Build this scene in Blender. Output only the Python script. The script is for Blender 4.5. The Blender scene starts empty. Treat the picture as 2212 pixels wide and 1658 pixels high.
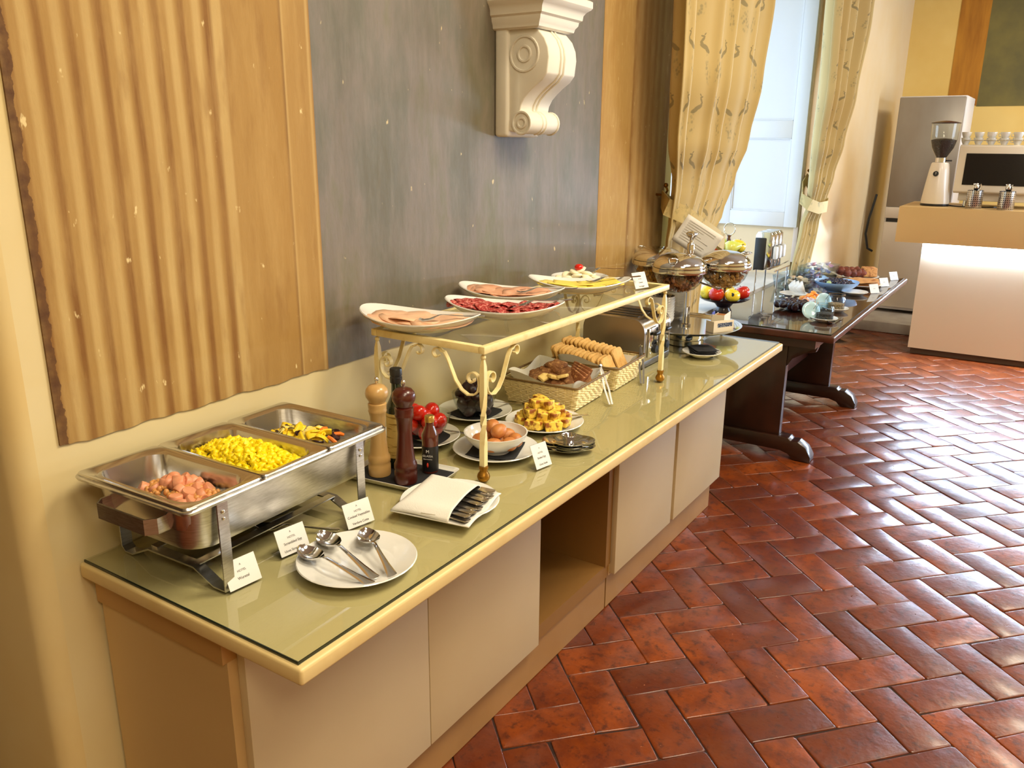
import bpy, bmesh, math, random
from math import sin, cos, pi, sqrt, radians, atan2
from mathutils import Vector, Matrix, Euler
V = Vector
random.seed(7)
S = bpy.context.scene
C = S.collection

# ------------------------------------------------------------------ camera
def make_camera():
    yaw, pitch, roll = radians(33.03), radians(16.32), radians(-0.48)
    fw = V((cos(yaw)*cos(pitch), sin(yaw)*cos(pitch), -sin(pitch)))
    rt = V((sin(yaw), -cos(yaw), 0)); dn = fw.cross(rt)
    r2 = rt*cos(roll) + dn*sin(roll); d2 = dn*cos(roll) - rt*sin(roll)
    cd = bpy.data.cameras.new('camera'); cd.sensor_width = 36; cd.lens = 1781/2212*36
    cd.clip_start = .05; cd.clip_end = 200
    co = bpy.data.objects.new('camera', cd); C.objects.link(co)
    m = Matrix((( r2.x, -d2.x, -fw.x, 0), (r2.y, -d2.y, -fw.y, -1.71), (r2.z, -d2.z, -fw.z, 1.782), (0, 0, 0, 1)))
    co.matrix_world = m
    S.camera = co
make_camera()
S.view_settings.view_transform = 'Standard'; S.view_settings.look = 'None'
S.view_settings.gamma = 1; S.view_settings.use_curve_mapping = False
S.view_settings.exposure = 0.0
S.cycles.max_bounces = 6; S.cycles.diffuse_bounces = 3; S.cycles.glossy_bounces = 3; S.cycles.transmission_bounces = 3; S.cycles.transparent_max_bounces = 10
S.cycles.use_adaptive_sampling = True; S.cycles.adaptive_threshold = .05
S.cycles.sample_clamp_indirect = 6; S.cycles.caustics_reflective = False; S.cycles.caustics_refractive = False

# ------------------------------------------------------------------ world and lights
wd = bpy.data.worlds.new('world'); S.world = wd; wd.use_nodes = True
wd.node_tree.nodes['Background'].inputs[0].default_value = (.62, .78, 1, 1)
wd.node_tree.nodes['Background'].inputs[1].default_value = 2.0
def area(name, loc, size, power, col, rot=(0, 0, 0), shape='RECTANGLE', spread=180):
    d = bpy.data.lights.new(name, 'AREA'); d.shape = shape; d.size = size[0]
    if shape in ('RECTANGLE', 'ELLIPSE'): d.size_y = size[1]
    d.energy = power; d.color = col; d.spread = radians(spread)
    o = bpy.data.objects.new(name, d); o.location = loc; o.rotation_euler = rot; C.objects.link(o); return o
WARM = (1, .88, .65)
# ceiling lamps of the room, the first one added as a front fill
for lx, ly, lp in ((-.9, -3.4, 68), (0.7, -2.4, 66), (2.6, -2.1, 100), (4.8, -3.2, 66), (8.6, -2.8, 90)):
    area('ceiling_and_fill_light', (lx, ly, 3.75), (1.2, 1.2), lp, WARM, shape='DISK')
# daylight at the buffet window, then at an unseen window added as fill
area('window_and_fill_daylight', (5.33, .74, 1.95), (2.1, 2.1), 36, (.52, .72, 1), rot=(radians(-90), 0, 0))
area('window_and_fill_daylight', (7.6, -5.55, 1.9), (2.2, 2.2), 150, (.62, .78, 1), rot=(radians(90), 0, 0))

# ------------------------------------------------------------------ materials
def lin(c): return c/12.92 if c <= .04045 else ((c+.055)/1.055)**2.4
def rgb(r, g, b): return (lin(r/255), lin(g/255), lin(b/255), 1)
def setin(n, k, v):
    if k in n.inputs: n.inputs[k].default_value = v
MATS = {}
class NT:
    def __init__(s, m): s.t = m.node_tree; s.n = s.t.nodes; s.l = s.t.links
    def new(s, k, **kw):
        n = s.n.new(k)
        for a, b in kw.items(): setattr(n, a, b)
        return n
    def link(s, a, b): s.l.new(a, b)
    def math(s, op, a, b=None, c=None, clamp=False):
        n = s.new('ShaderNodeMath', operation=op); n.use_clamp = clamp
        for i, x in enumerate((a, b, c)):
            if x is None: continue
            if isinstance(x, (int, float)): n.inputs[i].default_value = x
            else: s.link(x, n.inputs[i])
        return n.outputs[0]
    def mix(s, fac, a, b, mode='MIX'):
        n = s.new('ShaderNodeMix', data_type='RGBA', blend_type=mode)
        for i, x in ((0, fac), (6, a), (7, b)):
            if isinstance(x, (int, float, tuple)): n.inputs[i].default_value = x
            else: s.link(x, n.inputs[i])
        return n.outputs[2]
    def noise(s, scale, co=None, detail=4, rough=.55, stretch=None, dist=0):
        n = s.new('ShaderNodeTexNoise'); n.inputs['Scale'].default_value = scale
        n.inputs['Detail'].default_value = detail; n.inputs['Roughness'].default_value = rough
        n.inputs['Distortion'].default_value = dist
        co = co or s.coord()
        if stretch:
            mp = s.new('ShaderNodeMapping'); mp.inputs['Scale'].default_value = stretch; s.link(co, mp.inputs[0]); co = mp.outputs[0]
        s.link(co, n.inputs['Vector']); return n.outputs['Fac']
    def coord(s, k='Object'):
        if not hasattr(s, 'tc'): s.tc = s.new('ShaderNodeTexCoord')
        return s.tc.outputs[k]
    def ramp(s, fac, stops, interp='LINEAR'):
        n = s.new('ShaderNodeValToRGB'); cr = n.color_ramp; cr.interpolation = interp
        while len(cr.elements) < len(stops): cr.elements.new(.5)
        for e, (p, c) in zip(cr.elements, stops): e.position = p; e.color = c
        s.link(fac, n.inputs[0]); return n.outputs[0]
    def sep(s, v):
        n = s.new('ShaderNodeSeparateXYZ'); s.link(v, n.inputs[0]); return n.outputs
    def bump(s, h, strength=.3, dist=.01):
        n = s.new('ShaderNodeBump'); n.inputs['Strength'].default_value = strength; n.inputs['Distance'].default_value = dist
        s.link(h, n.inputs['Height']); s.link(n.outputs[0], s.b.inputs['Normal'])
def mat(name, col=(.8, .8, .8, 1), rough=.5, metal=0, spec=.5, coat=0, trans=0, ior=1.5, emit=None, var=None, bump=None, sub=0, alpha=1, rand=0):
    """var=(scale, colour2, lo, hi[, stretch]) mixes a second colour in by noise; bump=(scale, strength[, stretch])"""
    if name in MATS: return MATS[name]
    m = bpy.data.materials.new(name); m.use_nodes = True; MATS[name] = m
    t = NT(m); b = t.b = t.n['Principled BSDF']; m['nt'] = 0
    setin(b, 'Base Color', col); setin(b, 'Roughness', rough); setin(b, 'Metallic', metal); setin(b, 'Specular IOR Level', spec)
    setin(b, 'Coat Weight', coat); setin(b, 'Coat Roughness', .08); setin(b, 'Transmission Weight', trans); setin(b, 'IOR', ior)
    setin(b, 'Alpha', alpha)
    if sub: setin(b, 'Subsurface Weight', sub); setin(b, 'Subsurface Radius', (.02, .01, .006)); setin(b, 'Subsurface Scale', .5)
    if emit: setin(b, 'Emission Color', emit[0]); setin(b, 'Emission Strength', emit[1])
    cs = col
    if var:
        f = t.noise(var[0], stretch=var[4] if len(var) > 4 else None)
        f = t.ramp(f, [(var[2], (0, 0, 0, 1)), (var[3], (1, 1, 1, 1))])
        cs = t.mix(f, col, var[1])
    if rand:
        oi = t.new('ShaderNodeObjectInfo')
        v = t.math('MULTIPLY_ADD', oi.outputs['Random'], 2*rand, 1-rand)
        hs = t.new('ShaderNodeHueSaturation'); t.link(v, hs.inputs['Value'])
        if isinstance(cs, tuple): hs.inputs['Color'].default_value = cs
        else: t.link(cs, hs.inputs['Color'])
        cs = hs.outputs[0]
    if not isinstance(cs, tuple): t.link(cs, b.inputs['Base Color'])
    if bump: t.bump(t.noise(bump[0], stretch=bump[2] if len(bump) > 2 else None), bump[1], .01)
    return m
def nodes_of(name):
    m = bpy.data.materials.new(name); m.use_nodes = True; MATS[name] = m
    t = NT(m); t.b = t.n['Principled BSDF']; return m, t

# ------------------------------------------------------------------ mesh building
class MB:
    def __init__(s): s.v = []; s.f = []; s.uv = None
    def add(s, vs, fs):
        o = len(s.v); s.v += [tuple(p) for p in vs]; s.f += [tuple(i+o for i in f) for f in fs]; return s
    def box(s, x0, y0, z0, x1, y1, z1):
        x0, x1 = sorted((x0, x1)); y0, y1 = sorted((y0, y1)); z0, z1 = sorted((z0, z1))
        return s.add([(x0, y0, z0), (x1, y0, z0), (x1, y1, z0), (x0, y1, z0), (x0, y0, z1), (x1, y0, z1), (x1, y1, z1), (x0, y1, z1)],
                     [(0, 3, 2, 1), (4, 5, 6, 7), (0, 1, 5, 4), (1, 2, 6, 5), (2, 3, 7, 6), (3, 0, 4, 7)])
    def loft(s, rings, closed=True, cap0=True, cap1=True, loop=False):
        n = len(rings[0]); vs = [p for r in rings for p in r]; fs = []
        m = len(rings)
        for i in range(m if loop else m-1):
            for j in range(n if closed else n-1):
                a, b = i*n+j, i*n+(j+1) % n; c, d = ((i+1) % m)*n+(j+1) % n, ((i+1) % m)*n+j
                fs.append((a, b, c, d))
        if cap0 and closed and not loop: fs.append(tuple(range(n-1, -1, -1)))
        if cap1 and closed and not loop: fs.append(tuple((m-1)*n+j for j in range(n)))
        return s.add(vs, fs)
    def lathe(s, prof, n=32, c=(0, 0, 0), sx=1, sy=1, mod=None):
        """prof: (r, z) from bottom to top (outside up, then inside down for vessels)"""
        rings = []
        for r, z in prof:
            ring = []
            for j in range(n):
                a = 2*pi*j/n; k = mod(a, r, z) if mod else (1, 0)
                ring.append((c[0]+max(r, 1e-5)*cos(a)*sx*k[0], c[1]+max(r, 1e-5)*sin(a)*sy*k[0], c[2]+z+k[1]))
            rings.append(ring)
        return s.loft(rings)
    def tube(s, pts, r, n=8, loop=False, flat=None, up=None):
        """sweep a circle (or a rectangle flat=(w,h)) along pts; r may be a list"""
        P = [V(p) for p in pts]; m = len(P); rings = []
        T = []
        for i in range(m):
            a = P[(i-1) % m] if (i or loop) else P[0]; b = P[(i+1) % m] if (i < m-1 or loop) else P[-1]
            T.append((b-a).normalized())
        u = V(up) if up else (V((0, 0, 1)) if abs(T[0].z) < .9 else V((1, 0, 0)))
        nrm = (u - T[0]*u.dot(T[0])).normalized()
        for i in range(m):
            if up: nrm = (V(up) - T[i]*V(up).dot(T[i])); nrm = nrm.normalized() if nrm.length > 1e-6 else rings and lastn or V((1, 0, 0))
            elif i: nrm = (nrm - T[i]*nrm.dot(T[i])).normalized()
            lastn = nrm; bi = T[i].cross(nrm)
            rr = r[i] if isinstance(r, (list, tuple)) else r
            if flat:
                w, h = flat; k = rr if rr else 1
                rings.append([P[i]+bi*(x*w/2*k)+nrm*(y*h/2*k) for x, y in ((-1, -1), (1, -1), (1, 1), (-1, 1))])
            else:
                rings.append([P[i]+bi*(rr*cos(2*pi*j/n))+nrm*(rr*sin(2*pi*j/n)) for j in range(n)])
        return s.loft(rings, loop=loop)
    def grid(s, fn, nu, nv, uv=False):
        o = len(s.v)
        vs = [fn(i/nu, j/nv) for j in range(nv+1) for i in range(nu+1)]
        fs = [(j*(nu+1)+i, j*(nu+1)+i+1, (j+1)*(nu+1)+i+1, (j+1)*(nu+1)+i) for j in range(nv) for i in range(nu)]
        if uv: s.uv = (s.uv or [])+[(i/nu, j/nv) for j in range(nv+1) for i in range(nu+1)]
        return s.add(vs, fs)
    def sphere(s, c, r, n=12, m=8, sx=1, sy=1, sz=1, rot=None, noise=0, seed=0):
        rings = []; rnd = random.Random(seed)
        ph = [rnd.uniform(0, 6.28) for _ in range(6)]
        for i in range(1, m):
            a = pi*i/m - pi/2; ring = []
            for j in range(n):
                t = 2*pi*j/n; k = 1+noise*(sin(3*t+ph[0]+2*a)+sin(2*t+ph[1]-3*a)+sin(5*a+ph[2]+t))/2
                p = V((r*sx*cos(a)*cos(t)*k, r*sy*cos(a)*sin(t)*k, r*sz*sin(a)*k))
                if rot: p = rot @ p
                ring.append(V(c)+p)
            rings.append(ring)
        return s.loft(rings)
    def poly(s, pts, z0, z1, axis='z'):
        """extrude a polygon outline"""
        f = {'z': lambda p, h: (p[0], p[1], h), 'y': lambda p, h: (p[0], h, p[1]), 'x': lambda p, h: (h, p[0], p[1])}[axis]
        return s.loft([[f(p, z0) for p in pts], [f(p, z1) for p in pts]])
    def xf(s, m, start=0):
        s.v[start:] = [tuple(m @ V(p)) for p in s.v[start:]]; return s
def rrect(cx, cy, w, h, r, z, n=5):
    pts = []
    for sx, sy, a0 in ((1, 1, 0), (-1, 1, 90), (-1, -1, 180), (1, -1, 270)):
        for k in range(n):
            a = radians(a0+90*k/(n-1)); pts.append((cx+sx*(w/2-r)+r*cos(a), cy+sy*(h/2-r)+r*sin(a), z))
    return pts
def rot(x=0, y=0, z=0): return Euler((radians(x), radians(y), radians(z))).to_matrix()
def mesh_of(name, mb, bev=0, segs=2, smooth=35):
    me = bpy.data.meshes.new(name); me.from_pydata(mb.v, [], mb.f)
    if mb.uv:
        ul = me.uv_layers.new(name='uv')
        for lp in me.loops: ul.data[lp.index].uv = mb.uv[lp.vertex_index]
    bm = bmesh.new(); bm.from_mesh(me)
    bmesh.ops.recalc_face_normals(bm, faces=bm.faces)
    if bev:
        es = [e for e in bm.edges if len(e.link_faces) == 2 and e.calc_face_angle(0) > .5]
        bmesh.ops.bevel(bm, geom=es, offset=bev, segments=segs, affect='EDGES', clamp_overlap=True, profile=.5)
    bm.to_mesh(me); bm.free()
    if smooth:
        me.shade_smooth(); me.set_sharp_from_angle(angle=radians(smooth))
    return me
def obj(name, mb, m, parent=None, loc=(0, 0, 0), r=(0, 0, 0), bev=0, segs=2, smooth=35, label=None):
    me = mb if isinstance(mb, bpy.types.Mesh) else mesh_of(name, mb, bev, segs, smooth)
    o = bpy.data.objects.new(name, me); C.objects.link(o)
    if m and not me.materials: me.materials.append(m)
    o.parent = parent; o.location = loc; o.rotation_euler = r
    if label: o['label'] = label
    return o
def tag(o, label, cat, group=None, kind=None):
    o['label'] = label; o['category'] = cat
    if group: o['group'] = group
    if kind: o['kind'] = kind
    return o
def thing(name, label, cat, loc=(0, 0, 0), rz=0, group=None):
    o = bpy.data.objects.new(name, None); C.objects.link(o); o.empty_display_size = .05
    o.location = loc; o.rotation_euler = (0, 0, rz); return tag(o, label, cat, group)
def struct(name, mb, m, **k):
    o = obj(name, mb, m, **k); o['kind'] = 'structure'; return o
def dup(root, loc, rz=None, label=None, group=None, rotation=None, scale=None):
    r = root.copy(); C.objects.link(r); r.location = loc
    if rz is not None: r.rotation_euler = (0, 0, rz)
    if rotation: r.rotation_euler = rotation
    if scale: r.scale = (scale,)*3
    if label: r['label'] = label
    if group: r['group'] = group
    for ch in list(root.children):
        c = ch.copy(); C.objects.link(c); c.parent = r
        for g in list(ch.children):
            d = g.copy(); C.objects.link(d); d.parent = c
    return r
def text(body, size, m, parent, loc, r, bold=0, align='CENTER', label=None):
    cu = bpy.data.curves.new('lettering', 'FONT'); cu.body = body; cu.size = size; cu.align_x = align; cu.align_y = 'CENTER'
    cu.extrude = .0001; cu.offset = bold
    tmp = bpy.data.objects.new('lettering', cu); me = bpy.data.meshes.new_from_object(tmp)
    bpy.data.objects.remove(tmp); bpy.data.curves.remove(cu); me.materials.clear(); me.materials.append(m)
    o = bpy.data.objects.new('lettering', me); C.objects.link(o); o.parent = parent; o.location = loc; o.rotation_euler = r
    return o

steel = mat('brushed_steel', (.68, .67, .66, 1), .28, 1, var=(40, (.50, .49, .47, 1), .35, .7, (1, 1, 8)))
chrome = mat('polished_steel', (.72, .71, .70, 1), .09, 1)
dark_steel = mat('dark_steel', (.06, .055, .05, 1), .3, .8)
porcelain = mat('white_porcelain', (.80, .78, .73, 1), .12, spec=.5, coat=.4)
black_cloth = mat('black_napkin_cloth', (.012, .012, .015, 1), .9, bump=(400, .3))
white_paper = mat('white_paper', (.78, .76, .73, 1), .7)
ink = mat('printed_ink', (.12, .11, .10, 1), .7)
def sheet_glass(name, tint, rough=.03, refl=1.0, ior=1.5):
    # thin clear glass: straight transmission plus a Fresnel reflection
    m, t = nodes_of(name); t.n.remove(t.b)
    tr = t.new('ShaderNodeBsdfTransparent'); tr.inputs[0].default_value = tint
    gl = t.new('ShaderNodeBsdfGlossy'); gl.inputs['Roughness'].default_value = rough
    fr = t.new('ShaderNodeFresnel'); fr.inputs[0].default_value = ior
    front = t.math('SUBTRACT', 1, t.new('ShaderNodeNewGeometry').outputs['Backfacing'])   # reflect at the outer face only
    mx = t.new('ShaderNodeMixShader')
    t.link(t.math('MULTIPLY', t.math('MULTIPLY', fr.outputs[0], refl, clamp=True), front), mx.inputs[0]); t.link(tr.outputs[0], mx.inputs[1]); t.link(gl.outputs[0], mx.inputs[2])
    t.link(mx.outputs[0], t.n['Material Output'].inputs[0]); return m
glass = sheet_glass('clear_glass', (.97, .98, .97, 1), .02)
old_glass = mat('solid_glass', (1, 1, 1, 1), .02, trans=1, ior=1.45)
acrylic = sheet_glass('clear_acrylic', (.96, .97, .97, 1), .05)
black_plastic = mat('black_plastic', (.012, .012, .013, 1), .35)

# ================================================================== the setting
plaster = mat('cream_plaster', rgb(222, 204, 156), .85, var=(1.3, rgb(216, 192, 132), .4, .75), bump=(6, .08))
plaster2 = mat('pale_plaster', rgb(232, 212, 178), .85, var=(1.2, rgb(228, 200, 150), .4, .75), bump=(6, .08))
white_wood = mat('white_painted_wood', (.74, .75, .77, 1), .35)
X0, X1, YR, ZC = -2.6, 10.7, -5.6, 4.0
WL, WR = 4.12, 6.62          # window opening in the wall behind the buffet
b = MB()
for x0, x1, z0, z1 in ((.807, WL, -.1, ZC), (WL, WR, 3.2, ZC), (WL, WR, -.1, .45)): b.box(x0, 0, z0, x1, .9, z1)
struct('wall_left', b, plaster)
struct('wall_left_beyond_window', MB().box(WR, 0, -.1, X1, .9, ZC), plaster2)
# rounded end of the wall and the dark doorway beside it
b = MB(); b.poly([(.807-.05*sin(k*pi/16), .05-.05*cos(k*pi/16)) for k in range(9)]+[(.735, .18), (.735, .42), (.807, .42)], -.1, ZC)
struct('wall_corner', b, mat('ochre_plaster', rgb(222, 200, 146), .85, var=(2, rgb(218, 188, 124), .35, .75), bump=(6, .1)), smooth=60)
struct('door_1', MB().box(X0, .42, -.1, .735, .47, ZC), mat('dark_doorway_wood', rgb(70, 42, 18), .5, var=(6, rgb(50, 28, 10), .3, .7, (1, 1, .1))))
struct('wall_far', MB().box(X1, YR, -.1, X1+.2, .9, ZC), mat('yellow_plaster', rgb(236, 205, 128), .85, var=(1.3, rgb(228, 190, 105), .4, .75)))
W2 = (6.5, 8.7, .9, 3.0)  # opening for the added, unseen window in the right wall
b = MB()
for x0, x1, z0, z1 in ((X0, W2[0], -.1, ZC), (W2[1], X1, -.1, ZC), (W2[0], W2[1], -.1, W2[2]), (W2[0], W2[1], W2[3], ZC)): b.box(x0, YR-.3, z0, x1, YR, z1)
struct('wall_right', b, plaster)
struct('wall_behind', MB().box(X0-.2, YR, -.1, X0, .5, ZC), plaster)
struct('ceiling', MB().box(X0, YR-.3, ZC, X1, .9, ZC+.2), mat('ceiling_paint', (.75, .70, .60, 1), .9))

def casement(name, x0, x1, z0, z1, y, nx, nz):
    w = bpy.data.objects.new(name, None); C.objects.link(w); w['kind'] = 'structure'
    f = MB(); t = .05
    f.box(x0, y, z0, x0+t, y+.05, z1); f.box(x1-t, y, z0, x1, y+.05, z1); f.box(x0+t, y, z0, x1-t, y+.05, z0+t); f.box(x0+t, y, z1-t, x1-t, y+.05, z1)
    for i in range(1, nx): xx = x0+(x1-x0)*i/nx; f.box(xx-.025, y+.005, z0+t, xx+.025, y+.045, z1-t)
    for i in range(1, nz): zz = z0+(z1-z0)*i/nz; f.box(x0+t, y+.01, zz-.015, x1-t, y+.04, zz+.015)
    obj('window_frame', f, white_wood, w)
    for i in range(nx):
        for j in range(nz):
            a, c = x0+(x1-x0)*i/nx, x0+(x1-x0)*(i+1)/nx; d, e = z0+(z1-z0)*j/nz, z0+(z1-z0)*(j+1)/nz
            obj('pane', MB().box(a+.03, y+.022, d+.03, c-.03, y+.027, e-.03), glass, w)
casement('window_1', WL, WR, .8, 3.2, .62, 2, 4)
casement('fill_window', W2[0], W2[1], W2[2], W2[3], YR-.15, 2, 3)  # unseen window, added to bring bluish light onto bar and floor
struct('trim_1', MB().box(WL, .0, .45, WR, .9, .80), mat('reveal_plaster', rgb(214, 206, 196), .7, var=(3, rgb(200, 188, 170), .4, .7)))

# white panelled shutter folded back against the far side of the window opening
sh = thing('window_shutter', 'white panelled shutter folded back beside the window, behind the far curtain', 'shutter', (WR, 0, 0))
b = MB()
def rail(y0, y1, z0, z1): b.box(-.045, y0, z0, -.005, y1, z1)
rail(-.03, .07, 1.17, 3.1); rail(.50, .60, 1.17, 3.1); rail(.07, .50, 1.17, 1.28); rail(.07, .50, 1.83, 1.955); rail(.07, .50, 3.0, 3.1)
obj('shutter_frame', b, white_wood, sh, bev=.003)
for z0, z1 in ((1.28, 1.83), (1.955, 3.0)):
    q = obj('shutter_panel', MB().box(-.03, .07, z0, -.01, .50, z1), white_wood, sh)
    m_ = MB(); rr = [(-.036, .075, z0+.005), (-.036, .495, z0+.005), (-.036, .495, z1-.005), (-.036, .075, z1-.005)]
    m_.tube([rr[0], rr[1]], .006, 6).tube([rr[1], rr[2]], .006, 6).tube([rr[2], rr[3]], .006, 6).tube([rr[3], rr[0]], .006, 6)
    obj('panel_moulding', m_, white_wood, q)
struct('trim_2', MB().box(WR-.004, -.035, .9, WR+.045, .0, 3.2), mat('pink_white_architrave', rgb(232, 214, 200), .5), bev=.004)

# ---- painted plaster of the wall
def fresco(name, stops, x0, x1, streak, spk, rough=.8):
    m, t = nodes_of(name)
    co = t.coord(); x = t.sep(co)[0]
    wob = t.noise(2.5, stretch=(1, 1, .6), detail=3)
    xx = t.math('ADD', x, t.math('MULTIPLY_ADD', wob, .02, -.01))
    f = t.math('DIVIDE', t.math('SUBTRACT', xx, x0), x1-x0)
    c = t.ramp(f, stops)
    s1 = t.noise(9, stretch=(1, 1, .16), detail=6, rough=.65)
    c = t.mix(t.ramp(s1, [(.42, (0, 0, 0, 1)), (.66, (1, 1, 1, 1))]), c, streak, 'MIX') if False else t.mix(t.math('MULTIPLY', t.ramp(s1, [(.42, (0, 0, 0, 1)), (.68, (1, 1, 1, 1))]), .55), c, streak)
    s2 = t.noise(46, stretch=(1, 1, .45), detail=3)
    c = t.mix(t.math('MULTIPLY', t.ramp(t.noise(3.2, stretch=(1, 1, .5), detail=7, rough=.7), [(.45, (0, 0, 0, 1)), (.7, (1, 1, 1, 1))]), .45), c, rgb(158, 112, 54))
    c = t.mix(t.math('MULTIPLY', t.ramp(t.noise(60, stretch=(1, 1, .2), detail=3), [(.5, (0, 0, 0, 1)), (.75, (1, 1, 1, 1))]), .25), c, rgb(214, 184, 124))
    c = t.mix(t.ramp(s2, [(.70, (0, 0, 0, 1)), (.76, (1, 1, 1, 1))]), c, spk)
    t.link(c, t.b.inputs['Base Color']); setin(t.b, 'Roughness', rough)
    t.bump(t.noise(25, stretch=(1, 1, .3), detail=5), .15, .01)
    return m
def ragged(name, x0, x1, z0, z1, m, th=.005, amp=.008, seed=1):
    rnd = random.Random(seed); n = 90
    pts = [(x0+(x1-x0)*i/n, z0+rnd.uniform(-amp, amp)*.16+amp*.3*sin(i*.23+seed)+amp*.2*sin(i*.61)) for i in range(n+1)]
    b = MB(); b.poly(pts+[(x1, z1), (x0, z1)], -th, 0, 'y')
    return struct(name, b, m, smooth=0)
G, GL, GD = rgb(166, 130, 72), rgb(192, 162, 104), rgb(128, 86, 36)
def fluted():
    m, t = nodes_of('gold_fluted_fresco')
    co = t.coord(); n = t.math; P_ = t.sep(co)
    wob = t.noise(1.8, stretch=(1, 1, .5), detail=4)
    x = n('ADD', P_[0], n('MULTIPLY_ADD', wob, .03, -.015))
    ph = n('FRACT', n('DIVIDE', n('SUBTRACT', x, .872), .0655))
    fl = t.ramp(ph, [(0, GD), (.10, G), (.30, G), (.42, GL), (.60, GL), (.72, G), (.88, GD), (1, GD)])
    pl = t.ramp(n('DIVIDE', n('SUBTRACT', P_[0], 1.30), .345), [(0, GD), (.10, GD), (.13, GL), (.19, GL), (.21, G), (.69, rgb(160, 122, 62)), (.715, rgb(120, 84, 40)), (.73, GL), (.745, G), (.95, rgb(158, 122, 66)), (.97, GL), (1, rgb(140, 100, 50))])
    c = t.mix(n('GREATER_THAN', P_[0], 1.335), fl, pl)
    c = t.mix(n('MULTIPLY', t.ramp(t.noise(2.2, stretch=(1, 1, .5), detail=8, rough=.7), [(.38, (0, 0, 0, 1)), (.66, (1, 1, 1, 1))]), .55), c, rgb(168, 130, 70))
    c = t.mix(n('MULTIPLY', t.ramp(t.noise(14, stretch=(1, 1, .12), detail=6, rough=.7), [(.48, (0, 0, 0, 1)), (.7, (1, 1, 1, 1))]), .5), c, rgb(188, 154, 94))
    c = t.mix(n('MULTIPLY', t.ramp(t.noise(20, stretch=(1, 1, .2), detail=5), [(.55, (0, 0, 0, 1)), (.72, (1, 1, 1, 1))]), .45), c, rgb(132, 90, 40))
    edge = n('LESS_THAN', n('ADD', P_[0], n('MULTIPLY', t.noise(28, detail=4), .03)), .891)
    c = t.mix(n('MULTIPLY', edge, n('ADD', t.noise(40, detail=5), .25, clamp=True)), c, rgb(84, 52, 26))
    c = t.mix(t.ramp(t.noise(46, stretch=(1, 1, .45), detail=3), [(.70, (0, 0, 0, 1)), (.75, (1, 1, 1, 1))]), c, rgb(222, 198, 142))
    t.link(c, t.b.inputs['Base Color']); setin(t.b, 'Roughness', .85); t.bump(t.noise(22, stretch=(1, 1, .3), detail=6), .3, .01)
    return m
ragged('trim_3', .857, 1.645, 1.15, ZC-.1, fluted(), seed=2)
st2 = [(0, rgb(168, 126, 62)), (.05, rgb(178, 142, 80)), (.4, rgb(182, 146, 84)), (.42, rgb(130, 88, 36)), (.46, rgb(178, 144, 92))]
for k in range(5): p = .5+k*.09; st2 += [(p, rgb(190, 158, 106)), (p+.05, rgb(166, 128, 76))]
st2 += [(.97, rgb(140, 98, 48))]
ragged('trim_4', 3.302, 4.03, 1.12, ZC-.1, fresco('ochre_pilaster_fresco', st2, 3.302, 4.03, rgb(180, 144, 88), rgb(216, 190, 138)), seed=3)
m, t = nodes_of('grey_violet_fresco')
co = t.coord()
f1 = t.noise(2.1, stretch=(1.6, 1, .6), detail=7, rough=.65); f2 = t.noise(7, stretch=(1, 1, .12), detail=7, rough=.7); f3 = t.noise(30, stretch=(1, 1, .14), detail=4)
c = t.ramp(f1, [(.30, rgb(92, 84, 54)), (.42, rgb(102, 98, 80)), (.53, rgb(122, 111, 98)), (.62, rgb(108, 103, 74)), (.72, rgb(98, 84, 56))])
c = t.mix(t.math('MULTIPLY', t.ramp(f2, [(.4, (0, 0, 0, 1)), (.7, (1, 1, 1, 1))]), .55), c, rgb(92, 80, 58))
c = t.mix(t.math('MULTIPLY', t.ramp(f3, [(.55, (0, 0, 0, 1)), (.75, (1, 1, 1, 1))]), .35), c, rgb(136, 124, 108))
c = t.mix(t.ramp(t.noise(38, stretch=(1, 1, .55), detail=2), [(.73, (0, 0, 0, 1)), (.77, (1, 1, 1, 1))]), c, rgb(196, 176, 130))
t.link(c, t.b.inputs['Base Color']); setin(t.b, 'Roughness', .55); t.bump(t.noise(22, stretch=(1, 1, .3), detail=5), .2, .01)
ragged('trim_5', 1.645, 3.302, 1.15, ZC-.1, m, th=.004, seed=4)
# painted bands of the far wall
struct('trim_6', MB().box(X1-.006, -.76, 2.21, X1, -.47, ZC-.1), mat('far_gold_fresco', rgb(190, 130, 40), .8, var=(5, rgb(150, 92, 20), .35, .7, (1, 2, .3))))
struct('trim_7', MB().box(X1-.005, -3.2, 2.2, X1, -.76, ZC-.1), mat('far_green_fresco', rgb(122, 112, 62), .8, var=(3, rgb(98, 92, 58), .35, .7)))

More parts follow.
